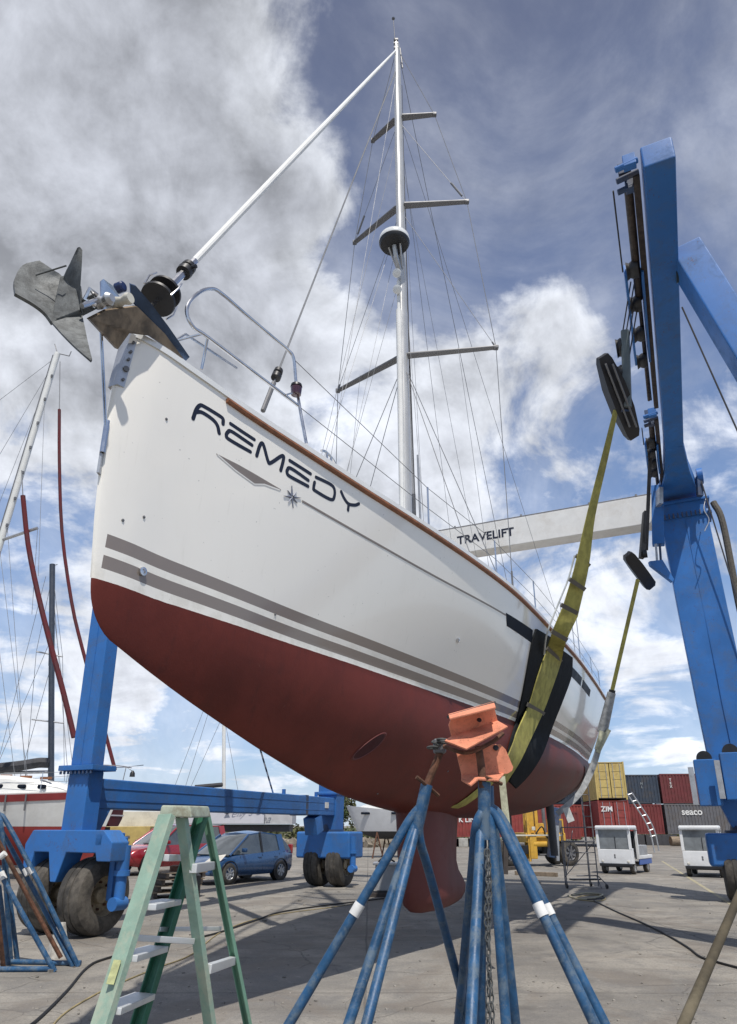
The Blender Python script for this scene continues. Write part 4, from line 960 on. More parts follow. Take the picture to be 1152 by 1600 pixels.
# hoses and ropes behind the right leg
mb = MB(); mb.tube(curve_pts([Bt(15.6, 5.5, 9.9), Bt(15.5, 5.62, 9.2), Bt(15.5, 5.62, 7), Bt(15.5, 5.68, 5), Bt(15.5, 5.66, 3)]), .085, 10); mb.build('hose_bundle', mat('tarred_hose', (.09, .08, .065), .8, var=.4, scale=20, bump=.3), lift)
mb = MB(); mb.tube([at(1073, 448, 9.0), at(1152, 590, 8.9), at(1300, 860, 8.9)], .016, 6); mb.build('wire_rope', M_wiredk, lift)
mb = MB(); mb.tube([at(1066, 480, 9.6), at(1152, 672, 9.6), at(1300, 1000, 9.6)], .014, 6); mb.build('wire_rope', M_wiredk, lift)
mb = MB(); mb.tube([at(1096, 752, 16.2), at(1152, 935, 16.2), at(1200, 1090, 16.2)], .018, 6); mb.build('wire_rope', M_wiredk, lift)
mb = MB(); mb.lathe(at(1089, 745, 16.4), PT, [(0, .05), (0, .22), (.14, .22), (.14, .05)], 18); mb.build('sheave', M_blue, lift)
mb = MB(); mb.beam(at(1092, 745, 16.3), at(1094, 775, 16.3), .12, .14); mb.build('sheave_bracket', M_bluedk, lift)
mb = MB(); mb.lathe(at(1066, 425, 8.9)-PT*.1, PT, [(0, .04), (0, .16), (.07, .13), (.14, .16), (.14, .04)], 16); mb.build('sheave', mat('dark_green_grey', (.05, .07, .07), .5), lift)
mb = MB(); mb.tube(curve_pts([at(1104, 775, 16.3), at(1100, 795, 16.2), at(1108, 812, 16.2), at(1101, 830, 16.2)]), .012, 6); mb.build('conduit', M_alu, lift)

# ================================================================== BOAT STANDS
def ext(a, b):                              # where the line a->b reaches the ground
    d = b-a; return a+d*(a.z/(-d.z))
def stand(label, apex, top, legs, Y, tube=.0215, group='blue boat stands beside the yacht', tapes=()):
    A0 = at(*apex, Y); T0 = at(*top, Y)
    feet = [ext(at(sx, sy, Y), at(fx, 1600, Yq)) for (sx, sy, fx, Yq) in legs]
    c = sum(feet, Vector())/len(feet)
    st = thing('boat_stand', label, 'boat stand', (c.x, c.y, 0), 0, group)
    mb = MB(); mb.tube([T0, A0, A0+(A0-T0).normalized()*.12], tube*1.35, 14); mb.build('sleeve_tube', M_stand, st)
    for (sx, sy, fx, Yq), f in zip(legs, feet):
        s0 = at(sx, sy, Y); st0 = A0.lerp(T0, .1)
        mb = MB(); mb.tube(curve_pts([st0, s0, s0.lerp(f, .12), s0.lerp(f, .5), f], 5), tube, 12); mb.build('leg', M_stand, st)
        mb = MB(); mb.lathe(f, Z3, [(0, .05), (.012, .05), (.014, .02)], 12); mb.build('foot_plate', M_stand, st)
    for i, y0, y1 in tapes:
        s0 = at(legs[i][0], legs[i][1], Y); f = feet[i]
        def py(p): z = p.z-CAMH; return PPY-FPX*(-p.y*SP+z*CP)/(p.y*CP+z*SP)
        ks = [k/200 for k in range(201)]; ys = [py(s0.lerp(f, k)) if s0.lerp(f, k).y > .5 else 9999 for k in ks]
        mb = MB(); mb.tube([s0.lerp(f, ip(y0, ys, ks)), s0.lerp(f, ip(y1, ys, ks))], tube*1.15, 14); mb.build('tape_band', M_tape, st)
    return st
stA = stand('left hand blue tubular stand with a rusty screw and no pad', (659, 1262), (667, 1226), [(640, 1282, 452, 3.35), (648, 1290, 545, 3.1), (651, 1292, 573, 2.95), (655, 1305, 735, 3.9)], 3.4,
            tapes=[(0, 1412, 1430)])
mb = MB(); mb.tube([at(666, 1230, 3.4), at(688, 1176, 3.4)], .018, 10); mb.build('screw', M_rust, stA)
mb = MB(); mb.tube([at(651, 1214, 3.36), at(666, 1226, 3.38), at(685, 1243, 3.44)], .010, 8); mb.build('screw_handle', M_rust, stA)
mb = MB()
for k in range(7):
    a = k*1.1; c = at(676+3*(k % 4)+2*k, 1168-3*((k*3) % 5), 3.36+.02*(k % 3)); u = Vector((math.cos(a), math.sin(a), .4*math.sin(k))).normalized(); v = u.cross(Vector((.3, .2, 1))).normalized()
    mb = MB(); mb.tube([c+(u*math.cos(q)*.024+v*math.sin(q)*.015) for q in [2*math.pi*i/12 for i in range(13)]], .0055, 6, cap=False); mb.build('chain_link', M_galv, stA)
mb = MB(); mb.box(at(687, 1166, 3.4), (.06, .05, .07)); mb.build('chain_hook', M_spread, stA, bevel=.01)
stB = stand('blue stand with the upper orange pad, leg nearest the camera', (757, 1268), (757, 1222), [(744, 1292, 716, 3.9), (751, 1300, 736, 2.75), (768, 1295, 791, 3.15), (778, 1280, 929, 3.0)], 3.25, tapes=[(3, 1411, 1432)])
stC = stand('blue stand with the lower orange pad, legs just behind the nearest stand', (763, 1262), (762, 1228), [(752, 1290, 727, 4.1), (754, 1292, 752, 3.6), (772, 1292, 806, 3.5), (784, 1278, 945, 3.1)], 3.36, tapes=[(3, 1414, 1431)])
mb = MB(); mb.tube([at(755, 1232, 3.24), at(752, 1196, 3.25), at(748, 1168, 3.28)], .0185, 12); mb.build('screw', M_rust, stB)
def pad(parent, polys, name='pad_plate'):
    for P in polys:
        mb = MB(); mb.plate([at(*p) for p in P], .009); mb.build(name, M_orange, parent, bevel=.002)
pad(stB, [[(706, 1119, 3.22), (772, 1104, 3.26), (778, 1128, 3.30), (706, 1152, 3.26), (701, 1133, 3.24)],
          [(706, 1151, 3.255), (778, 1127, 3.295), (794, 1136, 3.22), (729, 1171, 3.12), (695, 1158, 3.15)],
          [(701, 1117, 3.21), (772, 1097, 3.25), (775, 1106, 3.15), (703, 1124, 3.12)]])
mb = MB(); mb.lathe(at(749, 1125, 3.235), Vector((0, -1, .35)), [(0, .012), (.002, .011), (.003, .001)], 12); mb.build('pad_hole', M_black, stB)
mb = MB(); mb.beam(at(700, 1120, 3.20), at(773, 1098.5, 3.24), .035, .012, side=Vector((0, 1, 0))); mb.build('pad_rubber', M_galv, stB)
mb = MB(); mb.tube(curve_pts([at(694, 1166, 3.3), at(730, 1176, 3.22), at(768, 1160, 3.3), at(786, 1146, 3.34)]), .011, 6); mb.build('pad_hinge', M_rust, stB)
pad(stC, [[(756, 1163, 3.34), (782, 1163, 3.36), (790, 1171, 3.36), (802, 1199, 3.36), (800, 1205, 3.36), (793, 1209, 3.36), (722, 1213, 3.34), (713, 1176, 3.34), (744, 1172, 3.33)],
          [(721, 1212, 3.335), (788, 1209, 3.355), (779, 1220, 3.2), (748, 1218, 3.2), (736, 1228, 3.2), (721, 1219, 3.25)]])
mb = MB(); mb.lathe(at(775, 1168.5, 3.34), Vector((0, -1, .2)), [(0, .014), (.002, .013), (.003, .001)], 12); mb.build('pad_hole', M_black, stC)
mb = MB(); mb.tube([at(760, 1215, 3.2), at(784, 1225, 3.25)], .009, 6); mb.build('pad_hinge', M_rust, stC)
# chain hanging down between the stands
ch = thing('chain', 'thin galvanised chain hanging down between the blue stand legs', 'chain', tuple(at(768, 1600, 3.05)))
top_, bot_ = at(764, 1333, 3.1), at(770, 1640, 3.0)
def link_mesh():
    mb = MB(); mb.tube([Vector((math.cos(q)*.0085, 0, math.sin(q)*.0165)) for q in [2*math.pi*i/10 for i in range(11)]], .0034, 5, cap=False); return mb.build('link', M_galv, None)
l0 = link_mesh(); Lc = (bot_-top_).length; nL = int(Lc/.026)
for col_ in (0, 1):
    for k in range(nL):
        o = l0 if (col_ == 0 and k == 0) else l0.copy()
        if o is not l0: COL.objects.link(o)
        o.parent = ch; o.location = top_.lerp(bot_, k/nL)+Vector(((.005*math.sin(k*.35) if col_ else -.012+.004*math.sin(k*.5)), .02*col_, 0))-Vector(ch.location); o.rotation_euler = (0, .15*math.sin(k), R(90)*(k % 2)+.4)
# stack of stands at the far left
def simple_stand(label, segs, rusty=(), tapes=(), r=.030):
    base = G(60, 1512); st = thing('boat_stand', label, 'boat stand', (segs[0][1].x, segs[0][1].y, 0), 0, 'blue boat stands at the left edge')
    for nm, *P in segs:
        mb = MB(); mb.tube(curve_pts(P, 3) if len(P) > 2 else P, r, 10); mb.build(nm, M_stand, st)
    for P in rusty: mb = MB(); mb.tube(P, r*.9, 8); mb.build('screw', M_rust, st)
    for P in tapes: mb = MB(); mb.tube(P, r*1.25, 10); mb.build('tape_band', M_tape, st)
    return st
def W8(x, y, Y=9.4): return at(x/5.236, 1250+y/5.236, Y)
def W8g(x, y): return G(x/5.236, 1250+y/5.236)
simple_stand('blue boat stand at the left edge, outer long tubes with white tape', [('leg', W8g(640, 1362), W8(330, 700, 9.5), W8(60, 190, 9.5), W8(0, 120, 9.5), W8(-60, 105, 9.5)), ('leg', W8g(600, 1362), W8(290, 760, 9.6), W8(0, 230, 9.6), W8(-60, 130, 9.6)), ('base_tube', W8g(660, 1355)+Z3*.03, W8g(430, 1355)+Z3*.03)],
             rusty=[[W8(-60, 250, 9.3), W8(500, 1290, 9.6)]], tapes=[[W8(205, 560, 9.55), W8(230, 615, 9.55)], [W8(245, 548, 9.5), W8(272, 600, 9.5)]])
simple_stand('blue boat stand at the left edge, inner triangle with a square base frame', [('leg', W8g(450, 1405), W8(30, 650, 9.2), W8(-80, 420, 9.2)), ('leg', W8g(90, 1335), W8(20, 300, 9.4), W8(-20, 100, 9.5)), ('leg', W8g(145, 1328), W8(40, 480, 9.6), W8(20, 300, 9.6)), ('leg', W8g(70, 1350), W8(-10, 700, 9.3)), ('base_tube', W8g(-40, 1408)+Z3*.03, W8g(450, 1405)+Z3*.03), ('base_tube', W8g(90, 1345)+Z3*.03, W8g(430, 1350)+Z3*.03)],
             rusty=[[W8(-30, 800, 9.1), W8g(30, 1390)]], tapes=[[W8(8, 590, 9.2), W8(35, 650, 9.2)], [W8(0, 470, 9.0), W8(45, 435, 9.0)]])
mb = MB(); p = W8g(470, 1290); mb.loft([[p+Vector((math.cos(a)*r, math.sin(a)*r, z)) for a in [2*math.pi*i/7 for i in range(7)]] for r, z in ((.16, 0), (.13, .15), (.08, .3), (.05, .42))])
o = mb.build('crumpled_tarp', mat('pale_grey_cloth', (.42, .40, .36), .85, var=.3, scale=12), origin=tuple(p)); tag(o, 'crumpled pale cloth lying at the foot of the left hand stands', 'cloth')

# ================================================================== STEP LADDER
lad = thing('stepladder', 'worn green fibreglass stepladder standing open in the foreground', 'stepladder', tuple(G(240, 1600)+Vector((0, -3.6, 0))))
def rail_(name, top, mid, Yt, Ym, w_, d_, m, side):
    a = at(*top, Yt); b = at(mid[0], mid[1], Ym); f = ext(a, b)
    mb = MB()
    s_ = Vector(side).normalized(); d = (f-a).normalized(); s_ = (s_-d*d.dot(s_)).normalized(); u_ = d.cross(s_)
    prof = [(-.5, -.5), (.5, -.5), (.5, -.38), (-.36, -.38), (-.36, .38), (.5, .38), (.5, .5), (-.5, .5)]
    mb.loft([[p+s_*x*d_+u_*y*w_ for x, y in prof] for p in (a, f)])
    return mb.build(name, m, lad, bevel=.0015, seg=1)
YA, YB = 2.85, 3.22
rail_('side_rail', (261, 1274), (158, 1600), YA, YA-.25, .066, .03, M_ladder, (.42, .9, 0))
rail_('side_rail', (316, 1272), (216, 1600), YB+.05, YB-.15, .060, .03, M_laddershade, (-.42, -.9, 0))
rail_('rear_rail', (284, 1276), (328, 1600), YA+.05, YA+.32, .046, .026, M_ladder, (.42, .9, 0))
rail_('rear_rail', (322, 1274), (387, 1600), YB+.08, YB+.45, .036, .022, mat('half_shaded_green_fibreglass', (.16, .31, .22), .55, var=.15, dirt=.4, dirtcol=(.25, .32, .22)), (-.42, -.9, 0))  # colour blends the pale lit edge with the shaded inside of the channel
def step(a, b, Ya, Yb, w_, h_, name='step', m=None):
    p, q = at(*a, Ya), at(*b, Yb)
    mb = MB(); mb.beam(p, q, w_, h_, side=Vector((.75, -.5, 0))); return mb.build(name, m or M_step, lad, bevel=.003)
step((250, 1340), (284, 1340), YA-.05, YB, .07, .025); step((226, 1417), (268, 1409), YA-.12, YB-.08, .085, .022)
step((196, 1497), (247, 1482), YA-.18, YB-.1, .085, .022); step((170, 1579), (226, 1556), YA-.23, YB-.14, .085, .022)
step((302, 1357), (334, 1352), YA+.1, YB+.2, .03, .035, 'rear_brace'); step((325, 1514), (364, 1501), YA+.26, YB+.33, .03, .035, 'rear_brace')
step((192, 1464), (304, 1471), YA-.13, YA+.2, .006, .022, 'spreader_bar'); step((250, 1452), (346, 1451), YB-.1, YB+.3, .006, .018, 'spreader_bar')
mb = MB()
cA = [at(248, 1276, YA), at(300, 1278, YA), at(298, 1259, YA), at(252, 1258, YA)]
mb.loft([cA, [at(290, 1274, YB+.02), at(330, 1277, YB+.02), at(327, 1260, YB+.02), at(291, 1259, YB+.02)]]); mb.build('ladder_cap', M_cap, lad, bevel=.008)
mb = MB(); a = at(200, 1500, YA-.235); b = at(186, 1545, YA-.265)
mb.beam(at(184, 1500, YA-.215), at(172, 1538, YA-.245), .026, .003, side=Vector((1, 0, 0))); mb.build('warning_label', mat('faded_yellow_label', (.40, .42, .20), .7, var=.3, scale=30), lad)
# ================================================================== CONTAINERS
def container(label, loc, rz, L, m, Hh=2.59, group='shipping containers stacked behind the yard', doors=True, texts=()):
    W = 2.44
    c = thing('shipping_container', label, 'container', loc, rz, group)
    def corr(x0, x1, y, n, dep, sgn):
        mb = MB(); st = (x1-x0)/n; pts = []
        for i in range(n):
            a = x0+i*st
            pts += [(a, 0), (a+st*.30, 0), (a+st*.42, dep), (a+st*.72, dep), (a+st*.84, 0)]
        pts.append((x1, 0))
        mb.grid([[Vector((x, y-sgn*d, z)) for x, d in pts] for z in (.16, Hh-.12)]); return mb
    for sg in (-1, 1):
        corr(-L/2+.1, L/2-.1, sg*(W/2-.02), int(L/.28), .04, sg).build('side_panel', m, c, local=True, smooth=False)
    mb = MB(); mb.bb(-L/2+.05, L/2-.05, -W/2+.05, W/2-.05, Hh-.09, Hh-.03); mb.build('roof', m, c, local=True)
    mb = MB(); mb.bb(-L/2+.05, L/2-.05, -W/2+.06, W/2-.06, .10, .16); mb.build('floor', M_darkwood, c, local=True)
    for sx in (-1, 1):
        for sy in (-1, 1):
            mb = MB(); mb.box((sx*(L/2-.06), sy*(W/2-.06), Hh/2), (.12, .12, Hh)); mb.build('corner_post', m, c, local=True, bevel=.01)
    for sy in (-1, 1):
        for z in (.09, Hh-.06): mb = MB(); mb.box((0, sy*(W/2-.045), z), (L-.24, .07, .12)); mb.build('edge_rail', m, c, local=True)
    for sy in (-.5, .5):
        mb = MB(); mb.box((L/2-.06, sy*(W/2-.1)*1.0, Hh/2), (.05, W/2-.16, Hh-.30))
        d = mb.build('door', m, c, local=True, bevel=.01)
        mb = MB()
        for k in range(4): 
            z0 = .28+k*(Hh-.5)/4; mb = MB(); mb.box((L/2-.025, sy*(W/2-.1), z0+(Hh-.5)/8), (.03, W/2-.46, (Hh-.5)/4-.12)); q = mb.build('door_panel', m, c, local=True, bevel=.008); q.parent = d
        for dy in (-.28, .28):
            mb = MB(); mb.tube([(L/2+.02, sy*(W/2-.1)+dy, .15), (L/2+.02, sy*(W/2-.1)+dy, Hh-.12)], .022, 6); q = mb.build('lock_bar', M_alu, c, local=True); q.parent = d
    mb = MB(); mb.box((-L/2+.05, 0, Hh/2), (.05, W-.24, Hh-.2)); mb.build('end_wall', m, c, local=True)
    for s, sz, face, u, z, tm in texts:
        Wm = WM[c.name]
        if face == 'side': F = frame(Wm @ Vector((u, -W/2-.012, z)), Wm.to_3x3() @ Vector((1, 0, 0)), Z3)
        elif face == 'side2': F = frame(Wm @ Vector((u, W/2+.012, z)), Wm.to_3x3() @ Vector((-1, 0, 0)), Z3)
        else: F = frame(Wm @ Vector((L/2+.035, u, z)), Wm.to_3x3() @ Vector((0, 1, 0)), Z3)
        text_mesh('lettering', s, sz, tm, c, F, offset=sz*.02, ext=.006)
    return c
def wp(px, Y): return ((px-576)/1060*(Y*.945))            # sideways place of a column of the picture near eye level
rr = R(-4)
Yr = 66; X0 = wp(1030, Yr)
def rowp(s, z): return (X0+math.cos(rr)*s, Yr+math.sin(rr)*s, z)
container('dark red container on top of the right hand stack, with a white square notice', rowp(6.2, 3.53), rr, 12.19, M_cmaroon, texts=[('T\nE\nX', .30, 'side', -5.2, 1.75, M_cwhite)])
container('grey container with seaco lettering under the dark red one', rowp(6.25, .90), rr, 12.19, M_cgrey, texts=[('seaco', .80, 'side', -3.75, 1.9, M_cwhite)])
container('navy blue container beside the dark red one in the top row', rowp(-6.2, 3.50), rr, 12.19, M_cnavy, Hh=2.55, texts=[('H\nL', .30, 'side', 4.6, 1.6, mat('faded_lettering', (.25, .28, .3), .7))])
container('plain red container under the navy blue one', rowp(-6.2, .90), rr, 12.19, M_cred, Hh=2.57)
def sign(parentless_label, F, w_, h_):
    pass
Wm = Matrix.Translation(Vector(rowp(6.2, 3.53))) @ Matrix.Rotation(rr, 4, 'Z')
mb = MB(); mb.loft([[Wm @ Vector((x, y, z)) for x, z in ((-.4, .95), (1.3, .95), (1.3, 2.3), (-.4, 2.3))] for y in (-1.235, -1.225)])
nt = [o for o in bpy.data.objects if o.get('label', '').startswith('dark red container on top')][0]
mb.build('notice', M_cwhite, nt); text_mesh('lettering', 'Tex', .62, M_navy, nt, frame(Wm @ Vector((.45, -1.24, 1.45)), Wm.to_3x3() @ Vector((1, 0, 0)), Z3), offset=.012)
# stack with doors towards the camera
Yy = 58; az = R(186); nrm = Vector((math.sin(az), math.cos(az), 0)); rzd = math.atan2(nrm.y, nrm.x)
pc = Vector((wp(960, Yy), Yy, 0))-nrm*3.03
container('yellow container on top, with its double doors facing the yard', (pc.x, pc.y, 3.62), rzd, 6.06, M_cyellow, Hh=3.0)
container('bright red container with ZIM lettering on its doors, under the yellow one', (pc.x, pc.y, .74), rzd, 6.06, M_cbright, Hh=2.83, texts=[('ZIM', .55, 'door', -.55, 2.15, M_cwhite)])
nr2 = Vector((-nrm.x, -nrm.y, 0))
pl2 = pc+nr2*.2+Vector((-5.3, 1.0, 0))
container('low red container left of the ZIM container, behind the steel steps', (pl2.x, pl2.y, .55), R(-8), 6.06, M_cred, Hh=2.2)
Yk = 62
container('bright red container with K LINE lettering seen under the hull', (wp(700, Yk)+6.0, Yk, .72), 0, 12.19, M_cbright, texts=[('K LINE', .58, 'side', -4.4, 1.38, M_cwhite)])
# supports and blocks under the rows
mb = MB()
for k, (px, w_) in enumerate(((705, 1.0), (722, 1.6), (742, 1.6), (765, 1.3))):
    mb = MB(); mb.bb(wp(px, 60)-w_/2, wp(px, 60)+w_/2, 59.3, 60.2, 0, .68); o = mb.build('concrete_block', M_concrete, origin=(wp(px, 60), 59.7, 0), bevel=.04)
    tag(o, ['grey concrete block at the left end under the K LINE container', 'pale concrete block under the K letter of the container', 'pale concrete block under the end of the lettering', 'concrete block furthest right under the bright red container'][k], 'block', 'concrete blocks under the containers')
for k, px in enumerate((986, 1012, 1036, 1084)):
    mb = MB(); mb.bb(wp(px, 65)-.7, wp(px, 65)+.7, 64.3, 66, 0, .88); o = mb.build('support_block', M_darkhull, origin=(wp(px, 65), 65, 0), bevel=.03)
    tag(o, ['dark support block nearest the curved handrails', 'dark support block under the red container end', 'dark support block under the left end of the seaco container', 'dark support block under the seaco container behind the cart'][k], 'block', 'support blocks under the stack')
mb = MB(); mb.tube([Vector((wp(1042, 62), 62, .4)), Vector((wp(1064, 62), 62, .4))], .38, 14); o = mb.build('drum', M_wood, origin=(wp(1053, 62), 62, 0)); tag(o, 'tan drum lying under the seaco container', 'drum')

# ================================================================== VEHICLES
def wheel(c, ax, r, w_, par, rimm=None, name='wheel'):
    mb = MB(); mb.lathe(Vector(c), ax, [(-w_/2, r*.62), (-w_/2, r*.9), (-w_*.36, r), (w_*.36, r), (w_/2, r*.9), (w_/2, r*.62)], 24, cap=False); ty = mb.build(name, M_rubber, par, local=True, ang=45)
    mb = MB(); ax = Vector(ax).normalized(); c = Vector(c)
    mb.lathe(c, ax, [(-w_*.45, r*.62), (w_*.42, r*.62), (w_*.46, r*.56), (w_*.30, r*.5), (w_*.28, r*.2), (w_*.42, r*.15), (w_*.42, .005)], 20)
    u = ax.cross(Vector((0, 0, 1))).normalized(); v = ax.cross(u)
    q = mb.build('rim', rimm or M_alu, par, local=True); q.parent = ty
    mb = MB()
    for k in range(7):
        a = 2*math.pi*k/7; d = u*math.cos(a)+v*math.sin(a); mb.beam(c+ax*w_*.42+d*r*.13, c+ax*w_*.45+d*r*.58, .02, r*.12, side=ax)
    q = mb.build('spokes', rimm or M_alu, par, local=True); q.parent = ty; q['kind'] = 'stuff'
    return ty
def car(label, loc, rz, L, W, H, m, suv=False, name='parked_car'):
    c = thing(name, label, 'car', loc, rz); h = L/2; w_ = W/2
    gc = .20 if not suv else .28; belt = H*.60
    # x forward positions: rear -h .. front h
    if suv: S = [(-h, .72, .80, .86), (-h+.12, .30, belt+.02, .95), (-h*.55, .26, belt+.02, 1), (0, .26, belt, 1), (h*.42, .26, belt-.02, 1), (h*.50, .26, belt-.02, 1), (h*.82, .28, belt-.12, .96), (h*.96, .34, belt-.22, .88), (h, .50, .72, .80)]
    else: S = [(-h, .55, .85, .84), (-h+.10, .26, belt+.05, .93), (-h*.6, .22, belt+.04, .99), (0, .22, belt-.02, 1), (h*.45, .22, belt-.05, 1), (h*.60, .22, belt-.08, .99), (h*.84, .24, belt-.20, .93), (h*.96, .28, belt-.30, .82), (h, .42, .55, .70)]
    mb = MB(); rr_ = []
    for x, zb, zt, k in S:
        a = w_*k; rr_.append([Vector((x, y, z)) for y, z in ((-a*.9, zb), (-a, zb+(zt-zb)*.2), (-a*1.0, zb+(zt-zb)*.72), (-a*.94, zt-.03), (-a*.7, zt), (0, zt+.015), (a*.7, zt), (a*.94, zt-.03), (a, zb+(zt-zb)*.72), (a, zb+(zt-zb)*.2), (a*.9, zb))])
    mb.loft(rr_); mb.build('body', m, c, local=True, ang=50)
    # glasshouse
    if suv: g0 = [(-h+.12, belt+.25), (-h+.30, H-.06), (-.2, H-.02), (h*.08, H-.05), (h*.50, belt-.02)]
    else: g0 = [(-h+.12, belt+.05), (-h+.52, H-.10), (-.35, H), (h*.12, H-.07), (h*.66, belt-.08)]
    def gr(k, ins): return [Vector((x, s_*(w_*(.93 if z < belt+.1 else .74)-ins), z)) for s_ in (k,) for x, z in g0]
    mb = MB(); ring = lambda y_lo, y_hi, z_lo: None
    base = [(x, belt-.06) for x, z in g0]
    rr_ = []
    xs = np.linspace(g0[0][0], g0[-1][0], 15)
    for x in xs:
        zt = ip(x, [p[0] for p in g0], [p[1] for p in g0]); f_ = max(.02, (zt-belt+.06))
        a = w_*.92; b = w_*(.92-.20*min(1, f_/(H-belt)))
        rr_.append([Vector((x, y, z)) for y, z in ((-a, belt-.06), (-b, zt-.03), (-b*.85, zt), (b*.85, zt), (b, zt-.03), (a, belt-.06))])
    mb.loft(rr_); mb.build('glasshouse', M_window, c, local=True, ang=30)
    # roof skin and pillars in body colour
    def top(x, k, up=.012):
        zt = ip(x, [p[0] for p in g0], [p[1] for p in g0]); f_ = max(.02, (zt-belt+.06)); a = w_*.92; b = w_*(.92-.20*min(1, f_/(H-belt)))
        return Vector((x, k*(b+.006), zt+up-.02)), Vector((x, k*(a+.006), belt-.04))
    mb = MB(); xr = [x for x in xs if g0[1][0]-.15 <= x <= g0[3][0]+.05]
    mb.loft([[top(x, -1)[0]-Z3*.05, top(x, -1)[0], Vector((x, 0, top(x, 1)[0].z+.045)), top(x, 1)[0], top(x, 1)[0]-Z3*.05] for x in xr]); mb.build('roof', m, c, local=True, ang=50)
    for k in (-1, 1):
        mb = MB(); mb.tube([top(g0[-1][0]-.05, k)[0]+Vector((0, 0, -.03)), top(g0[3][0]+.03, k)[0]], .035, 6); mb.build('pillar', m, c, local=True)
        for x in ((-.28,) if not suv else (-.1,)):
            a, b = top(x, k); mb = MB(); mb.beam(a, b, .07, .03, side=Vector((1, 0, 0))); mb.build('pillar', M_black if not suv else m, c, local=True)
        a, b = top(g0[1][0]+.12, k); mb = MB(); mb.beam(a, b+Vector((-.05, 0, 0)), .26, .03, side=Vector((1, 0, 0))); mb.build('pillar', m, c, local=True)
        mb = MB(); mb.box((h*.36, k*(w_+.06), belt+.06), (.10, .18, .12)); mb.build('door_mirror', m, c, local=True, bevel=.03)
        for x in (h*.40, -.25, -h*.58):
            mb = MB(); mb.beam((x, k*(w_+.001), .32), (x, k*(w_*.975), belt-.06), .008, .006, side=Vector((1, 0, 0))); mb.build('door_gap', M_black, c, local=True)
        for x in (-.12, -h*.48): mb = MB(); mb.box((x, k*(w_+.004), belt-.16), (.16, .025, .03)); mb.build('door_handle', m, c, local=True, bevel=.006)
        mb = MB(); mb.loft([[Vector((x, k*y, z)) for x, y, z in ((h*.97, w_*.40, .62), (h*.80, w_*.91, .74), (h*.74, w_*.97, .84), (h*.88, w_*.62, .80))], [Vector((x+.03, k*(y+.01), z+.005)) for x, y, z in ((h*.97, w_*.42, .60), (h*.81, w_*.90, .66), (h*.74, w_*.96, .80), (h*.88, w_*.62, .78))]]); mb.build('headlight', M_lamp, c, local=True)
        mb = MB(); mb.box((-h*.95, k*w_*.83, .92), (.10, .16, .3)); mb.build('tail_light', mat('red_lens', (.3, .02, .02), .2, coat=1), c, local=True, bevel=.03)
    rw = .30 if not suv else .36; xf = h*.64; xb = -h*.62
    for x in (xf, xb):
        for k in (-1, 1):
            mb = MB(); mb.lathe((x, k*(w_-.20), rw+.02), (0, k, 0), [(0, .05), (0, rw+.04), (.203, rw+.04), (.203, rw+.015), (.10, rw+.01), (.10, .05)], 28); mb.build('wheel_arch', M_black, c, local=True)
            wheel((x, k*(w_-.09), rw), (0, k, 0), rw, .20, c)
    mb = MB(); mb.box((h-.02, 0, .45 if not suv else .72), (.04, W*.5, .14 if not suv else .22)); mb.build('grille', M_black, c, local=True, bevel=.02)
    mb = MB(); mb.box((h-.03, 0, .33), (.08, W*.78, .12)); mb.build('bumper', m if not suv else M_alu, c, local=True, bevel=.03)
    mb = MB(); mb.box((h*.42+.15, .1, belt+.02), (.02, .5, .015)); mb.build('wiper', M_black, c, local=True)
    return c
hd = Vector((-.56, -.83, 0)).normalized()
car('small dark blue hatchback parked beyond the stepladder', (-4.15, 23.35, 0), math.atan2(hd.y, hd.x), 3.65, 1.66, 1.47, M_carblue)
hd = Vector((-.62, -.78, 0)).normalized()
car('red sport utility car parked left of the blue hatchback', (-7.5, 27.6, 0), math.atan2(hd.y, hd.x), 4.5, 1.85, 1.70, M_carred, suv=True)
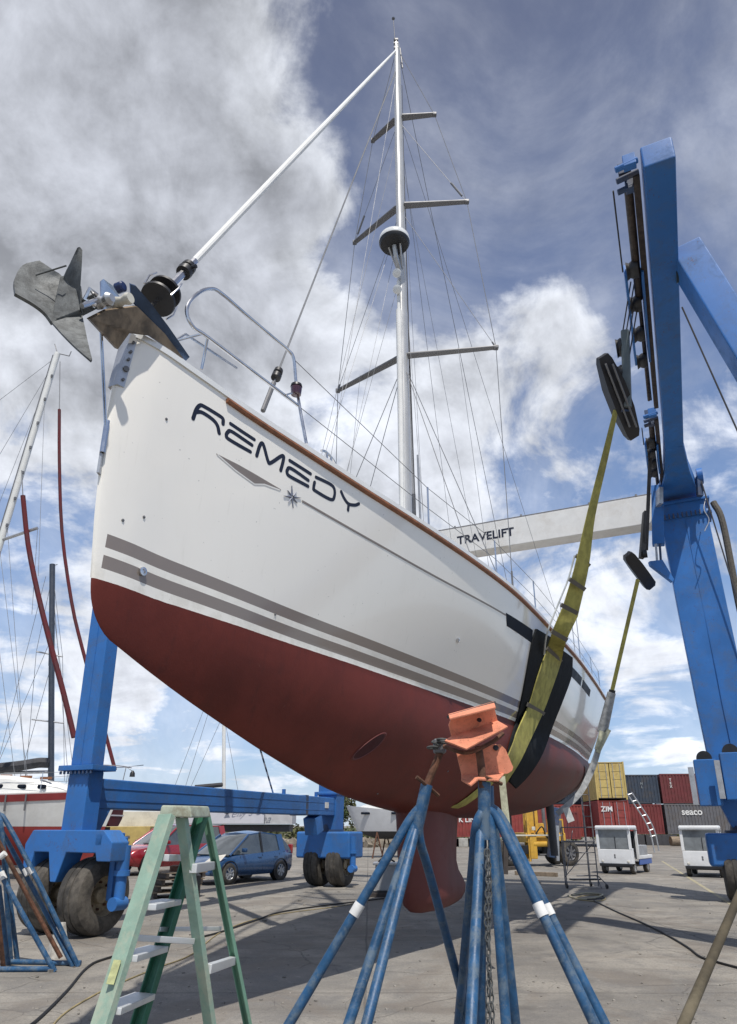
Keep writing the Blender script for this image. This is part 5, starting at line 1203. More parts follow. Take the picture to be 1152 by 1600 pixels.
def cart(label, loc, rz):
    c = thing('utility_cart', label, 'cart', loc, rz, 'white utility carts'); c.scale = (.95, .93, .97)
    L = lambda name, m, a, bv=.01: (lambda mb: (mb.bb(*a), mb.build(name, m, c, local=True, bevel=bv))[1])(MB())
    L('cab_front', M_cartwhite, (.98, 1.06, -.66, .66, .36, .86), .02)
    L('cab_roof', M_cartwhite, (.12, 1.10, -.68, .68, 1.56, 1.70), .05)
    L('windscreen', M_cartglass, (1.0, 1.02, -.58, .58, .86, 1.56), 0)
    L('rear_window', M_window, (.14, .16, -.56, .56, .9, 1.5), 0)
    for s_ in (-1, 1):
        L('cab_pillar', M_cartwhite, (.98, 1.06, s_*.62-.05, s_*.62+.05, .86, 1.58)); L('cab_pillar', M_cartwhite, (.12, .20, s_*.62-.05, s_*.62+.05, .5, 1.58))
        L('cab_side', M_cartwhite, (.78, 1.0, s_*.645-.015, s_*.645+.015, .36, .9)); L('bed_skirt', M_cartblue, (-1.5, .1, s_*.62-.02, s_*.62+.02, .30, .52))
        for x in (.72, -.95):
            wheel((x, s_*.55, .21), (0, s_, 0), .21, .16, c)
    L('front_bumper', M_black, (1.0, 1.10, -.62, .62, .27, .36), .01); L('roof_gutter', M_grey, (.10, 1.12, -.69, .69, 1.548, 1.562), 0); L('screen_frame', M_black, (1.018, 1.03, -.58, .58, .84, .87), 0); L('wiper', M_black, (1.03, 1.04, .05, .07, .88, 1.3), 0)
    L('seat', M_black, (.22, .66, -.55, .55, .55, .78), .04); L('seat_back', M_black, (.20, .30, -.55, .55, .78, 1.25), .04)
    L('chassis', M_black, (-1.5, 1.0, -.5, .5, .24, .36)); L('load_bed', M_cartwhite, (-1.6, .12, -.66, .66, .50, .62), .015)
    L('bed_box', M_grey, (-1.2, .05, -.60, .60, .62, .98), .02)
    L('steering_column', M_black, (.72, .90, .22, .28, .6, 1.05))
    mb = MB(); mb.lathe((.72, .25, 1.08), (-.6, 0, 1), [(0, .16), (.02, .19), (.04, .16)], 18); mb.build('steering_wheel', M_black, c, local=True)
    mb = MB(); mb.lathe((1.062, 0, .66), (1, 0, 0), [(0, .035), (.003, .03)], 10); mb.beam((1.062, 0, .62), (1.062, 0, .55), .004, .06, side=Vector((1, 0, 0))); mb.build('emblem', M_spread, c, local=True)
    for s_ in (-1, 1): 
        mb = MB(); mb.lathe((1.06, s_*.5, .44), (1, 0, 0), [(0, .05), (.01, .05), (.02, .03)], 12); mb.build('headlight', M_lamp, c, local=True)
    return c
d1 = Vector((-.60, -.80, 0)).normalized()
f1 = Vector((8.95, 26.6, 0)); cpos = f1-d1*1.0; cart('white utility cart with open flatbed standing beside the steel steps', tuple(cpos), math.atan2(d1.y, d1.x))
d2 = Vector((-.50, -.86, 0)).normalized(); f2 = Vector((11.35, 24.9, 0)); cpos = f2-d2*1.0; cart('white utility cart half hidden by the wheel of the boat lift', tuple(cpos), math.atan2(d2.y, d2.x))

# yellow wheeled handler under the stern
lc = G(838, 1352); ldr = thing('wheeled_loader', 'yellow wheeled loader machine standing behind the yacht stern', 'loader', tuple(lc), R(10))
LX = lambda name, m, a, bv=.03: (lambda mb: (mb.bb(*a), mb.build(name, m, ldr, local=True, bevel=bv))[1])(MB())
LX('engine_cover', M_yellow, (-.75, .45, -.9, .4, .95, 1.35)); LX('front_frame', M_yellow, (-.62, -.30, -1.0, -.6, .3, 1.3)); LX('side_box', M_yellow, (.25, 1.15, -.8, .3, 1.0, 1.35), .05)
LX('lift_tower', M_yellow, (-.65, -.25, -.7, -.45, 1.35, 2.3), .02); LX('counterweight', M_black, (.1, 1.1, -.6, .5, .45, 1.0), .08); LX('cross_bar', M_cream, (-1.6, .9, -1.02, -.96, 1.22, 1.28), .005)
LX('boom_arm', M_yellow, (-.15, 0, -.6, -.35, 1.3, 2.6), .02); LX('cab_post', M_spread, (.28, .40, -.5, -.38, 1.3, 2.5), .01); LX('cab_post', M_spread, (.95, 1.15, -.5, -.2, 1.3, 2.4), .03)
for a_ in ((.30, .36, -.85, -.79, 1.35, 1.9), (1.0, 1.06, -.85, -.79, 1.35, 1.9), (.30, 1.06, -.85, -.79, 1.86, 1.92)): LX('guard_bar', M_yellow, a_, .005)
LX('hydraulic_block', M_rust, (-.22, .2, -.75, -.5, .9, 1.25)); LX('step_plate', M_spread, (-.2, .25, -1.0, -.8, .45, .50)); LX('lamp_box', M_cream, (-.5, -.34, -1.04, -1.0, 1.45, 1.6)); LX('rear_box', M_yellow, (-.1, .35, -.5, .3, 1.35, 1.75)); LX('fuel_tank', M_yellow, (-.5, .3, -1.02, -.72, .78, 1.0), .08); LX('fork_carriage', M_black, (-1.15, -.7, -1.0, .9, .5, .85))
for y_ in (-.95, -.6): LX('mast_channel', M_yellow, (-.68, -.58, y_, y_+.08, .2, 2.2), .01)
mb = MB(); mb.tube(curve_pts([Vector((-.3, -.9, 1.3)), Vector((0, -.95, 1.6)), Vector((.2, -.9, 1.2)), Vector((.5, -.85, 1.0))]), .03); mb.build('hydraulic_hose', M_cable, ldr, local=True)
LX('axle', M_bluedk, (-.9, 1.2, -.3, 0, .40, .62), .03)
for x, nm in ((1.05, 1), (-1.45, 1)):
    for y in (-.65, .75): wheel((x+.2*(x > 0), y, .52), (.35, -1, 0), .52, .36, ldr, M_spread)
sh = thing('folded_jib', 'blue grey jib arm leaning up behind the yellow loader', 'jib', tuple(G(868, 1340)))
mb = MB(); mb.beam(at(862, 1340, 31), at(868, 1262, 31), .45, .3); mb.build('arm', M_bluedk, sh, bevel=.03)
mb = MB(); mb.tube([at(872, 1345, 30.6), at(871, 1290, 30.6)], .07, 8); mb.build('ram', M_alu, sh)
# steel rolling steps / scaffold tower
sc0 = G(912, 1388); sca = thing('scaffold_steps', 'grey tubular steel steps on castors beside the yacht stern', 'scaffold', tuple(sc0), R(8))
T = lambda nm, a, b, r=.022: (lambda mb: (mb.tube([a, b], r*.8, 8), mb.build(nm, mat('dull_grey_tube', (.16, .16, .17), .55, .4, var=.2), sca, local=True))[1])(MB())
wd, dp = .48, .6
for x in (-wd, wd*.95): T('post', (x, 0, .05), (x*.98, 0, 1.62 if x < 0 else 3.3))
for x in (-wd*.55, wd*1.05): T('post', (x, dp, .08), (x, dp, 3.2 if x > 0 else 1.6))
T('post', (wd*.3+.15, .2, .1), (wd*.3+.15, .2, 2.9), .02)
for z in (.32, .62, .92, 1.22): T('tread', (-wd*.3, .05, z), (wd, .05, z), .018)
for z in (1.9, 2.2, 2.5, 2.8): T('rung', (.28, .1, z), (wd, .1, z), .016)
for z in (1.22, 1.6): T('side_tube', (-wd, 0, z), (wd, 0, z), .018); T('side_tube', (-wd, 0, z), (-wd*.55, dp, z), .016); T('side_tube', (-wd*.55, dp, z), (wd*1.05, dp, z), .016)
T('brace', (-wd, 0, .3), (.1, dp, 1.5), .014); T('brace', (-wd*.55, dp, .25), (.45, 0, 1.2), .014); T('brace', (-wd*.1, .3, 2.0), (-wd*.4, .3, 1.6), .012)
mb = MB(); mb.bb(-wd*.6, wd*1.0, 0, dp, 1.19, 1.22); mb.build('platform', M_spread, sca, local=True)
mb = MB(); mb.bb(-wd*.6, wd*1.1, -.02, .25, .20, .24); mb.build('bottom_step', M_black, sca, local=True)
for x, y in ((wd*1.2, -.25), (-wd, 0), (wd*1.05, dp), (-wd*.5, dp)):
    mb = MB(); mb.lathe((x-.02, y, .06), (1, 0, 0), [(0, .06), (.04, .06)], 14); mb.build('castor', M_black, sca, local=True)
T('outrigger', (wd, 0, .3), (wd*1.25, -.28, .08), .018); T('outrigger', (wd*.9, 0, .3), (wd*.7, -.4, .04), .018)
# handrails curving down from the containers
hr = thing('handrail', 'pair of curved pale metal handrails leaning against the container stack', 'handrail', tuple(G(1026, 1330)))
for k, dx in enumerate((0, 7)):
    mb = MB(); mb.tube(curve_pts([at(x-dx+3, y+dx*.3, 45) for x, y in ((984, 1238), (996, 1256), (1011, 1279), (1021, 1302), (1027, 1330))]), .045, 8); mb.build('rail', M_alu, hr)
for k in range(7):
    x, y = ip(k/7, [0, .3, .6, 1], [984, 1000, 1015, 1024]), ip(k/7, [0, .3, .6, 1], [1240, 1262, 1288, 1315]); mb = MB(); mb.tube([at(x+3, y, 45), at(x-4, y+2, 45)], .03, 6); mb.build('rung', M_alu, hr)

# ================================================================== OTHER BOATS
def boat(name, label, loc, rz, L, B, z_wl, z_sh, z_kl, m_top, m_bot, group=None, band=None, full=True, bow_rake=.8):
    """bow at the origin pointing to -x, stern at +L"""
    b = thing(name, label, 'boat', loc, rz, group)
    N_ = 26; tt = [i/N_ for i in range(N_+1)]
    def hb(t): return B/2*math.sin(min(1, t*1.45)**.8*math.pi/2)*(1-.25*max(0, t-.7)/.3)
    def sh_(t): return z_sh+.35*(1-t)**2
    def rk(t, z): return bow_rake*(1-(z-z_kl)/(sh_(t)-z_kl))*max(0, 1-t*2.2)
    top_, bot_ = [], []
    for t in tt:
        def y(z):
            k = max(0, (z-z_wl)/(sh_(t)-z_wl)); return max(.012, hb(t)*(.72+.28*k**.7) if t > 0 else .012)
        top_.append([Vector((t*L+rk(t, z), s_*y(z), z)) for s_, z in [(1, sh_(t)), (1, (sh_(t)+z_wl)/2), (1, z_wl), (-1, z_wl), (-1, (sh_(t)+z_wl)/2), (-1, sh_(t))]])
        kd = z_kl if full else z_kl+(z_wl-z_kl)*(max(0, .3-t)/.3)**1.5
        bot_.append([Vector((t*L+rk(t, z), s_*q, z)) for s_, q, z in [(1, y(z_wl), z_wl-.002), (1, y(z_wl)*.85, z_wl-(z_wl-kd)*.45), (1, y(z_wl)*.35, z_wl-(z_wl-kd)*.8), (1, .05, kd), (-1, .05, kd), (-1, y(z_wl)*.35, z_wl-(z_wl-kd)*.8), (-1, y(z_wl)*.85, z_wl-(z_wl-kd)*.45), (-1, y(z_wl), z_wl-.002)]])
    mb = MB(); mb.loft(top_); mb.build('topsides', m_top, b, local=True, ang=50)
    mb = MB(); mb.loft(bot_); mb.build('bottom', m_bot, b, local=True, ang=50)
    if band:
        for s_ in (-1, 1):
            mb = MB(); mb.loft([[Vector((t*L+rk(t, z), s_*(max(.012, hb(t)*(.72+.28*max(0, (z-z_wl)/(sh_(t)-z_wl))**.7))+o_), z)) for z, o_ in ((sh_(t)-.04, -.02), (sh_(t)-.04, .025), (sh_(t)-band[1], .025), (sh_(t)-band[1], -.02))] for t in tt]); mb.build('sheer_band', band[0], b, local=True)
    return b, hb, sh_
def pole(b, nm, pts, r, m, n=8): mb = MB(); mb.tube(pts, r, n); return mb.build(nm, m, b)
Yb = 24.0
bow = Vector((wp(186, Yb), Yb, 0))
rb, hb_, sh_ = boat('moored_yacht', 'white yacht with red sheer band and red bottom propped up at the left edge', tuple(bow), R(176), 12.5, 3.3, 1.62, 2.44, .42, M_white2, M_redhull, band=(M_redband, .26))
rot = Matrix.Rotation(R(176), 4, 'Z')
def q_(x, y, z): return bow+rot @ Vector((x, y, z))
mb = MB(); mb.loft([[Vector((x, s_*w_, z)) for s_, w_, z in ((-1, w0, 2.62), (-1, w0*.88, zt-.12), (-1, w0*.7, zt), (1, w0*.7, zt), (1, w0*.88, zt-.12), (1, w0, 2.62))] for x, w0, zt in ((1.6, .25, 2.80), (2.0, .48, 2.98), (2.5, .72, 3.08), (3.6, 1.05, 3.22), (8.5, 1.15, 3.32), (9.6, 1.1, 2.7))]); mb.build('cabin', M_white2, rb, local=True, ang=30)
for x in (2.45, 3.05, 3.75, 4.6):
    for s_ in (-1, 1):
        mb = MB(); mb.box((x, s_*ip(x, [2.4, 3.6, 8], [.65, .98, 1.10]), 2.86), (.30, .10, .14)); wdw = mb.build('window', M_glass, rb, local=True, bevel=.05)
for k in range(3): mb = MB(); mb.bb(2.2+k*.7, 2.6+k*.7, .55, .59, 3.10+.04*k, 3.18+.04*k); mb.build('grab_rail', M_teak, rb, local=True)
for x in (2.75, 3.35, 4.3):
    mb = MB(); t = x/12.5; mb.beam((x, hb_(t)+.03, sh_(t)-.05), (x, hb_(t)*.95+.04, sh_(t)-.55), .05, .03, side=Vector((1, 0, 0))); mb.build('chainplate', M_spread, rb, local=True)
for s_ in (-1, 1):
    prev = None
    for x in (1.3, 2.4, 3.8, 5.4, 7.0, 8.6):
        t = x/12.5; p = Vector((x, s_*(hb_(t)-.06), sh_(t))); mb = MB(); mb.tube([p, p+Z3*.65], .014, 6); mb.build('stanchion', M_steel, rb, local=True)
        if prev is not None:
            for h_ in (.33, .63): mb = MB(); mb.tube([prev+Z3*h_, p+Z3*h_], .007, 5); mb.build('lifeline', M_wire, rb, local=True)
        prev = p
mb = MB(); mb.tube(curve_pts([Vector((1.3, 1.0, 2.85)), Vector((1.3, .9, 3.5)), Vector((.2, .35, 3.55)), Vector((-.25, 0, 3.5)), Vector((.2, -.35, 3.55)), Vector((1.3, -.9, 3.5)), Vector((1.3, -1.0, 2.85))]), .016, 6); mb.tube([Vector((-.1, .1, 3.5)), Vector((.0, .05, 2.9))], .014); mb.build('pulpit', M_steel, rb, local=True)
mb = MB(); mb.lathe((-.35, .1, 3.2), (0, 0, 1), [(0, .03), (.0, .09), (.12, .08), (.2, .03)], 12); mb.tube([Vector((-.35, .1, 3.38)), Vector((-.1, .1, 3.52)), Vector((-.7, .1, 3.58))], .012); mb.build('bell', M_black, rb, local=True)
a, b_ = at(90, 552, 25.0), at(-112, 1222, 25.0)
mst = pole(rb, 'mast', [a, b_], .13, M_white2, 12)
for k in range(9):
    p = a.lerp(b_, .07+k*.065); mb = MB(); mb.box(p+Vector((.12, -.1, 0)), (.08, .06, .12)); mb.build('mast_step', M_spread, mst)
mb = MB(); mb.tube([a+Vector((-.17, 0, -.1)), b_+Vector((-.17, 0, 0))], .035, 6); mb.build('sail_track', M_spread, mst)
pole(rb, 'spreader', [at(0, 845, 25), at(59, 825, 24.6)], .06, M_alu)
mb = MB(); mb.tube([a, a+Vector((-.2, 0, .5))], .02); mb.tube([a, a+Vector((.55, 0, -.15))], .02); mb.tube([a+Vector((.55, 0, -.15)), a+Vector((.6, 0, .1))], .02); mb.build('masthead_fittings', M_spread, mst)
j1 = [at(94, 565, 24.8), at(93, 640, 24.8), at(93, 720, 24.7), at(97, 830, 24.6), at(112, 940, 24.4), at(128, 1010, 24.3), at(150, 1090, 24.2), at(166, 1150, 24.1), at(180, 1203, 24.0)]
mb = MB(); mb.tube(curve_pts(j1[1:], 3), .065, 8); mb.build('furled_genoa', M_redsail, rb); pole(rb, 'forestay', j1, .02, M_wire)
j2 = [at(34, 735, 24.6), at(36, 775, 24.6), at(44, 850, 24.6), at(60, 930, 24.5), at(80, 1010, 24.4), at(100, 1085, 24.3), at(116, 1152, 24.2)]
mb = MB(); mb.tube(curve_pts(j2[1:], 3), [.03]+[.10]*10+[.085]*5, 8) if False else mb.tube(curve_pts(j2[1:], 3), .10, 8); mb.build('furled_staysail', M_redsail, rb); pole(rb, 'inner_stay', j2, .02, M_wire)
for A_, B_ in (((88, 558), (-20, 640)), ((86, 565), (-30, 760)), ((88, 560), (-30, 860)), ((70, 620), (60, 900)), ((59, 826), (50, 960)), ((10, 800), (42, 1240)), ((0, 860), (46, 1240)), ((-20, 860), (28, 1250)), ((72, 900), (0, 1180)), ((75, 1010), (-10, 1210))):
    pole(rb, 'rigging_wire', [at(*A_, 25), at(*B_, 24.6)], .009, M_wire, 5)
# dark masted boat behind it
db = thing('moored_yacht', 'yacht with a dark mast and grey covered boom behind the red banded boat', 'boat', (wp(60, 31), 31, 0), 0)
mk = pole(db, 'mast', [at(80, 1225, 31), at(81, 1000, 31), at(82, 882, 31)], .13, mat('dark_blue_grey_mast', (.04, .05, .07), .45), 10)
mb = MB(); mb.tube(curve_pts([at(-40, 1203, 30.6), at(0, 1200, 30.6), at(35, 1196, 30.7), at(60, 1192, 30.8), at(76, 1192, 31)]), [.12]*8+[.18]*5+[.26]*5+[.30]*6+[.3] if False else .22, 8); mb.build('sail_cover', M_greysail, db)
pole(db, 'boom', [at(-40, 1208, 30.6), at(78, 1206, 31)], .07, M_alu)
for a_, b_ in (((57, 1018), (98, 1026)), ((50, 1124), (100, 1130))): pole(mk, 'spreader', [at(*a_, 31), at(*b_, 31)], .035, M_alu)
for A_, B_ in (((82, 890), (98, 1026)), ((98, 1026), (101, 1220)), ((82, 900), (57, 1018)), ((57, 1018), (40, 1220)), ((84, 930), (108, 1230)), ((82, 940), (118, 1230)), ((80, 1040), (30, 1220)), ((82, 890), (76, 1040))): pole(db, 'rigging_wire', [at(*A_, 31), at(*B_, 31)], .012, M_wire, 5)
mb = MB(); mb.tube([at(82, 884, 31), at(90, 882, 31)], .02); mb.build('wind_vane', M_spread, mk)
mb = MB(); mb.loft([[Vector((wp(60, 31)+x, 31+y*w_, z)) for y, z in ((-1, 2.9), (-.8, 1.6), (0, 1.0), (.8, 1.6), (1, 2.9))] for x, w_ in ((-8, .9), (-5, 1.5), (0, 1.6), (1.2, .8), (2.0, .1))]); mb.build('hull', M_white2, db)
# dark red hull end right of the left post
hx = wp(163, 27)
mb = MB(); mb.loft([[Vector((hx+x, 27+y, z)) for y, z in ((-.9, 2.35), (-.85, 1.9), (-.5, 1.62), (.5, 1.62), (.85, 1.9), (.9, 2.35))] for x in (-2.2, -.5, .42)])
o = thing('red_hull', 'dark red boat stern with a white line, right of the left lift leg', 'boat', (hx, 27, 0)); mb.build('hull', M_redsail, o, bevel=.02)
mb = MB(); mb.bb(hx-2.2, hx+.43, 26.07, 27.93, 1.98, 2.03); mb.build('white_line', M_cwhite, o)
for x in (-1.8, 0): mb = MB(); mb.bb(hx+x-.15, hx+x+.15, 26.6, 27.4, 0, 1.6); mb.build('prop', M_darkwood, o)
# white hull with script name behind the cars
wb = thing('white_hull', 'long white upturned hull with a script name, lying behind the parked cars', 'boat', (wp(320, 36), 36, 0))
mb = MB(); xs0, xs1 = wp(213, 36), wp(418, 36)
mb.loft([[Vector((x, 36+y*w_, z)) for y, z in ((-1, 1.72), (-1, zt), (1, zt), (1, 1.72))] for x, w_, zt in ((xs0, .05, 1.8), (xs0+1.0, .5, 2.25), (xs0+2.0, .9, 2.75), (xs1, 1.1, 2.75))]); mb.build('hull', mat('pale_lilac_white', (.56, .56, .60), .5, var=.04), wb, bevel=.03)
mb = MB(); mb.bb(xs0-.3, xs1+1.2, 35.3, 37, 1.36, 1.70); mb.build('cradle', M_darkhull, wb)
mb = MB(); mb.bb(xs1+.02, xs1+1.35, 35.1, 37, 1.72, 2.7); mb.build('grey_panel', mat('pale_grey', (.45, .45, .46), .6), wb)
for x in (xs0+1.2, xs0+4, xs1-.4): mb = MB(); mb.bb(x-.2, x+.2, 35.6, 36.4, 0, 1.36); mb.build('prop', M_darkwood, wb)
text_mesh('lettering', "Kelly's Sea", .55, mat('script_grey', (.22, .22, .27), .6), wb, frame((wp(392, 36), 34.88, 2.35), (1, 0, 0), Z3), offset=-.006, shear=.5)
mb = MB(); mb.bb(wp(170, 34), wp(262, 34), 34, 36.4, 1.55, 2.28); o = mb.build('cream_tank', M_cream, origin=(wp(215, 34), 35, 0), bevel=.03); tag(o, 'long cream box shape behind the red car, above the yellow skip', 'box')
mb = MB(); mb.loft([[Vector((x, y, z)) for x, z in ((wp(168, 33), .4), (wp(168, 33), 1.6), (wp(242, 33), 1.62), (wp(235, 33), .4))] for y in (32.6, 34)]); yb = thing('yellow_skip', 'low yellow skip behind the red car', 'skip', (wp(205, 33), 33, 0)); mb.build('skip_body', M_cyellow, yb, bevel=.03)
text_mesh('lettering', 'IC', .42, M_spread, yb, frame((wp(200, 32.5), 32.57, 1.05), (1, 0, 0), Z3), offset=.01)
# motor boat on stands behind the far lift wheels
mp = Vector((wp(541, 40), 40, 0))
pbt, hb2, sh2 = boat('motor_boat', 'white motor boat propped on stands behind the far lift wheels', tuple(mp), R(8), 5.3, 2.6, 1.35, 2.35, .95, mat('motor_boat_white', (.62, .63, .64), .4, var=.05), M_darkhull, full=False)
mb = MB(); mb.loft([[Vector((x, s_*w_, z)) for s_, w_, z in ((-1, w0, 2.3), (-1, w0*.8, zt), (1, w0*.8, zt), (1, w0, 2.3))] for x, w0, zt in ((.7, .3, 2.62), (1.6, .8, 2.9), (2.4, .95, 3.2), (4.8, 1.0, 3.15))]); mb.build('cabin', M_white2, pbt, local=True)
for x in (1.0, 2.6): mb = MB(); mb.box((x, -(hb2(x/5.3)*.98), 2.28), (.5, .12, .12)); mb.build('porthole', M_glass, pbt, local=True, bevel=.03)
mb = MB(); mb.bb(2.9, 3.4, -.2, .2, 0, 1.1); mb.build('keel', M_darkhull, pbt, local=True)
for x, y in ((1.6, -.9), (3.2, -1.1), (4.6, -.9), (2.4, .9), (4.5, .9)):
    mb = MB(); mb.tube([Vector((x, y, 1.3)), Vector((x-.3, y-.3, 0))], .04); mb.tube([Vector((x, y, 1.3)), Vector((x+.3, y-.2, 0))], .04); mb.build('prop', M_rust, pbt, local=True)
# slim white mast with stays above the lower beam
wm = thing('distant_mast', 'slim white mast rising behind the blue lower beam', 'mast', (wp(350, 45), 45, 0))
pole(wm, 'mast', [at(350, 1300, 45), at(350, 1120, 45)], .12, M_white2)
for A_, B_ in (((330, 1100), (288, 1235)), ((318, 1110), (272, 1232)), ((352, 1110), (296, 1235)), ((345, 1090), (372, 1235))): pole(wm, 'stay', [at(*A_, 45), at(*B_, 45)], .014, M_wire, 5)
mb = MB(); mb.tube([at(305, 1230, 45), at(349, 1226, 45)], .14, 8); mb.build('boom_cover', M_greysail, wm)
sr = thing('striped_line', 'black and white striped line hanging below the hull behind the lower beam', 'rope', tuple(at(426, 1236, 19)))
pa, pb = at(406, 1168, 16), at(430, 1250, 19)
for k in range(12):
    mb = MB(); mb.tube([pa.lerp(pb, k/12), pa.lerp(pb, (k+1)/12)], .022, 6); mb.build('segment', M_black if k % 2 == 0 else M_cwhite, sr)

# ================================================================== SMALL THINGS ON THE GROUND
pb_ = G(604, 1400); cab = thing('electric_cabinet', 'grey electric cabinet on a dark skid near the keel', 'cabinet', tuple(pb_), R(-5))
CB = lambda nm, m, a, bv=.01: (lambda mb: (mb.bb(*a), mb.build(nm, m, cab, local=True, bevel=bv))[1])(MB())
CB('cabinet_body', M_grey, (-.26, .26, -.22, .22, .14, .72)); CB('cabinet_lid', M_alu, (-.32, .30, -.26, .26, .72, .78)); CB('dark_base', M_black, (-.22, .24, -.26, .20, .04, .14)); CB('skid', M_darkwood, (-.45, .55, -.3, -.12, 0, .09)); CB('skid', M_darkwood, (-.45, .55, .1, .28, 0, .09))
mb = MB(); mb.tube(curve_pts([Vector((-.2, 0, .78)), Vector((-.1, 0, .86)), Vector((.1, 0, .84)), Vector((.22, 0, .79))]), .02); mb.build('coiled_lead', M_cable, cab, local=True)
ps = G(262, 1404); pal = [('pallet_stack_item', 0)]
for k in range(4):
    p = thing('pallet', ['weathered wooden pallet lowest in the stack behind the ladder', 'wooden pallet second from the ground behind the ladder', 'wooden pallet third from the ground behind the ladder', 'wooden pallet topmost in the stack behind the ladder'][k], 'pallet', (ps.x+.03*k, ps.y+.5, .145*k), R(20+5*k), 'pallets stacked behind the ladder')
    for i in range(7): mb = MB(); mb.bb(-.55, .55, -.5+i*.15, -.5+i*.15+.10, .12, .14); mb.build('board', M_wood, p, local=True)
    for i in (-.5, 0, .42): mb = MB(); mb.bb(i, i+.08, -.5, .5, .02, .12); mb.build('bearer', M_darkwood, p, local=True)
mb = MB(); mb.lathe((ps.x+.5, ps.y+.2, 0), (0, 0, 1), [(.0, .1), (0, .22), (.5, .22), (.55, .15)], 16); o = mb.build('black_drum', M_black, origin=(ps.x+.5, ps.y+.2, 0)); tag(o, 'small black drum beside the pallet stack, under the car bonnet', 'drum')
mb = MB(); mb.lathe((ps.x+.05, ps.y+.5, .58), (0, 0, 1), [(0, .1), (0, .2), (.12, .2), (.14, .1)], 12); o = mb.build('engine_block', M_rust, origin=(ps.x+.05, ps.y+.5, .58)); tag(o, 'rusty engine part lying on top of the pallets', 'engine part')
for k, (p0, p1, w_, h_, lb) in enumerate((((806, 1367), (871, 1370), .16, .13, 'long weathered timber lying behind the blue stand leg'), ((818, 1379), (842, 1381), .2, .05, 'short dark board lying flat near the long timber'), ((788, 1360), (812, 1358), .2, .12, 'dark timber end beside the loader wheel'))):
    a, b = G(*p0), G(*p1); mb = MB(); mb.beam(a+Z3*h_/2, b+Z3*h_/2, w_, h_); o = mb.build('timber', M_wood if k == 0 else M_darkwood, origin=tuple(a), bevel=.01); tag(o, lb, 'timber', 'timbers on the ground')
def cable(pts, r, m, name, label, cat, smooth_=6):
    P = curve_pts([G(x, y)+Z3*(r+.002) for x, y in pts], smooth_); mb = MB(); mb.tube(P, r, 6); o = mb.build(name, m, origin=tuple(P[0])); return tag(o, label, cat)
cable([(20, 1625), (60, 1595), (105, 1550), (135, 1515), (165, 1500), (250, 1478), (330, 1462), (395, 1441), (445, 1425), (540, 1412), (600, 1405)], .014, M_cable, 'cable', 'thick black cable running from the bottom left corner to the grey cabinet', 'cable')
cable([(60, 1640), (95, 1590), (150, 1555), (200, 1532), (250, 1512), (300, 1492), (350, 1455), (420, 1432), (520, 1418), (575, 1410)], .008, M_hose, 'hose', 'thin tan hose snaking behind the stepladder', 'hose')
cable([(928, 1408), (960, 1424), (1010, 1446), (1045, 1464), (1075, 1482), (1095, 1497), (1120, 1505), (1160, 1516)], .014, M_cable, 'cable', 'black cable crossing the sunny concrete at the right', 'cable')
for k, pp in enumerate((((893, 1399), (910, 1396), (935, 1398), (944, 1403), (925, 1406), (900, 1404)), ((898, 1404), (915, 1400), (940, 1400), (946, 1406), (930, 1409), (905, 1407)), ((888, 1401), (905, 1406), (930, 1404), (942, 1399), (915, 1397), (895, 1400)))):
    cable(pp, .012 if k < 2 else .02, [M_cable, M_hose, mat('pale_rope', (.42, .38, .27), .8)][k], ['cable_coil', 'hose_coil', 'rope_coil'][k], ['black cable coil on the ground by the steel steps', 'tan hose coil lying in the heap by the steel steps', 'pale rope twisted through the heap by the steel steps'][k], 'coil')
mb = MB(); a, b = at(1158, 1392, 3.0), at(1066, 1606, 2.45); f = ext(a, b); mb.tube([a+(a-b).normalized()*.9, a, b, f], [.014, .015, .0175, .018], 12)
o = mb.build('muddy_pole', M_brownpipe, origin=tuple(f)); tag(o, 'muddy brown pole leaning across the bottom right corner', 'pole')

# ================================================================== FAR SCRUB AND TREES
def leafball(mb, c, rx, rz, n, s, rnd):
    for _ in range(n):
        a = rnd.uniform(0, 2*math.pi); z = rnd.uniform(-1, 1); r = rnd.uniform(.45, 1)**.5; q = math.sqrt(1-z*z)*r
        p = Vector(c)+Vector((math.cos(a)*q*rx, math.sin(a)*q*rx, z*r*rz)); u = Vector((rnd.gauss(0, 1), rnd.gauss(0, 1), rnd.gauss(0, .6))).normalized()*s*rnd.uniform(.6, 1.3); v = u.cross(Vector((rnd.gauss(0, 1), rnd.gauss(0, 1), rnd.gauss(0, 1)))).normalized()*s*.6
        mb.poly([p-u, p-v*.8, p+u, p+v*.8])
def tree(label, px, Y, h, r, m, seed, name='tree', trunk=True):
    rnd = random.Random(seed); x = wp(px, Y); t = thing(name, label, 'tree' if trunk else 'bush', (x, Y, 0))
    if trunk:
        mb = MB(); mb.tube([Vector((x, Y, 0)), Vector((x+.1, Y, h*.35)), Vector((x-.1, Y, h*.6))], h*.035, 8, r2=h*.015)
        tr = mb.build('trunk', M_bark, t)
        for k in range(4):
            a = k*1.7; mb = MB(); mb.tube([Vector((x, Y, h*.4)), Vector((x+math.cos(a)*r*.6, Y+math.sin(a)*r*.6, h*.75))], h*.014, 6, r2=h*.005); mb.build('limb', M_bark, t)
    mb = MB()
    for k in range(9 if trunk else 6):
        a = rnd.uniform(0, 6.28); q = rnd.uniform(.1, .7); leafball(mb, (x+math.cos(a)*r*q, Y+math.sin(a)*r*q, h*rnd.uniform(.5, .85) if trunk else h*rnd.uniform(.3, .65)), r*rnd.uniform(.35, .6), h*rnd.uniform(.12, .24), 170, .10*h/3, rnd)
    mb.build('crown', m, t, smooth=False); return t
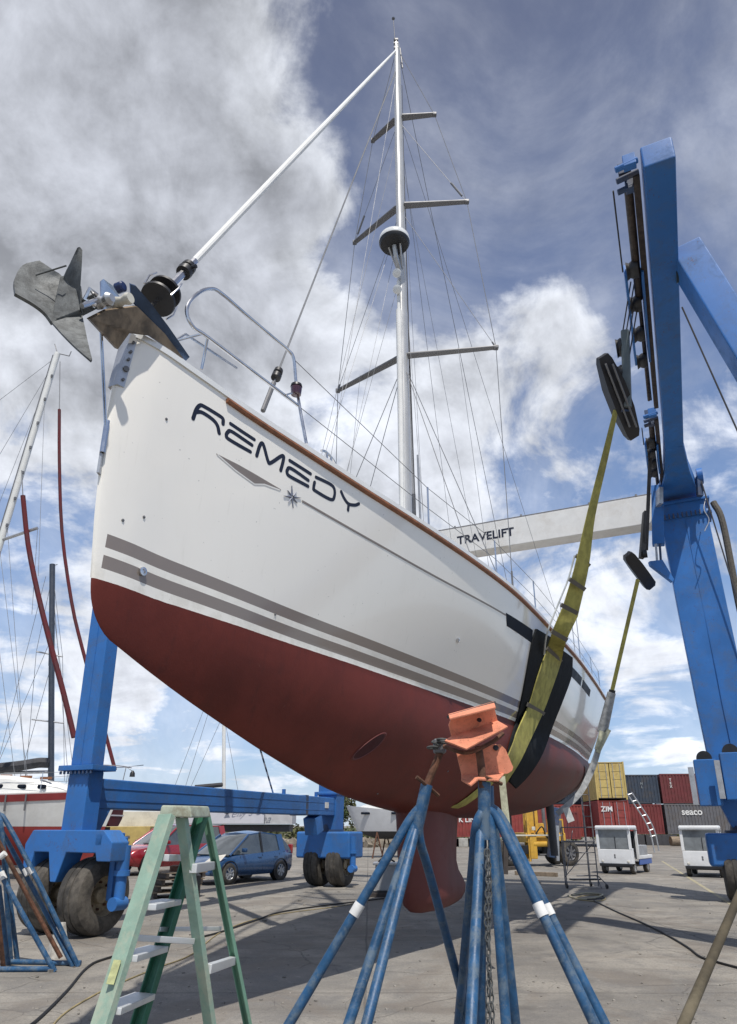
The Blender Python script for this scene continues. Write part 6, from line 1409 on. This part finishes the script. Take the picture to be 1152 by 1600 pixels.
tree('tall leafy tree left of the motor boat bow', 519, 55, 3.9, 1.3, M_leaf, 1)
tree('small pale green tree behind the motor boat bow', 534, 60, 4.6, 1.4, M_leaf2, 2)
tree('bushy tree at the right end of the motor boat', 645, 58, 3.0, 1.6, M_leaf, 3)
tree('low olive hedge shrub behind the cream box', 212, 60, 3.4, 2.6, M_leaf2, 4, 'shrub', False)
rnd = random.Random(11); mb = MB()
for k in range(150):
    px = rnd.uniform(-150, 1250); Y = rnd.uniform(76, 96); leafball(mb, (wp(px, Y), Y, rnd.uniform(.3, .9)), rnd.uniform(.8, 2.4), rnd.uniform(.4, 1.1), 60, .28, rnd)
o = mb.build('far_scrub', M_leaf2, smooth=False); tag(o, 'low green scrub along the far edge of the yard', 'scrub', kind='stuff')
mb = MB()
for k in range(420):
    px = rnd.uniform(435, 700); Y = rnd.uniform(58, 74); s = rnd.uniform(.15, .55); c = Vector((wp(px, Y), Y, s*.35)); Mx = Matrix.Rotation(rnd.uniform(0, 3), 3, Vector((rnd.random(), rnd.random(), 1)).normalized()); mb.box(c, (s*rnd.uniform(.8, 2.2), s, s*.8), Mx)
o = mb.build('rubble', mat('rubble_brown', (.20, .17, .13), .9, var=.4, scale=.6), smooth=False); tag(o, 'heap of rubble and timber along the far yard edge', 'rubble', kind='stuff')
mb = MB(); mb.bb(-260, 260, 150, 152, 0, 1.2); o = mb.build('hills', mat('far_bank', (.09, .11, .06), .9, var=.3, scale=.05)); o['kind'] = 'structure'

rnd = random.Random(5); mb = MB()
for k in range(900):
    Y = 6.5+rnd.random()**1.6*20; x = rnd.uniform(-.62, .62)*Y; s = rnd.uniform(.006, .022)
    if rnd.random() < .04: s *= 2.2
    mb.box((x, Y, s*.3), (s*rnd.uniform(.7, 2.4), s, s*.6), Matrix.Rotation(rnd.uniform(0, 3.1), 3, 'Z'))
o = mb.build('grit', mat('grit', (.24, .22, .19), .9, var=.6, scale=3), smooth=False); tag(o, 'scattered grit and small chips on the concrete yard', 'grit', kind='stuff')
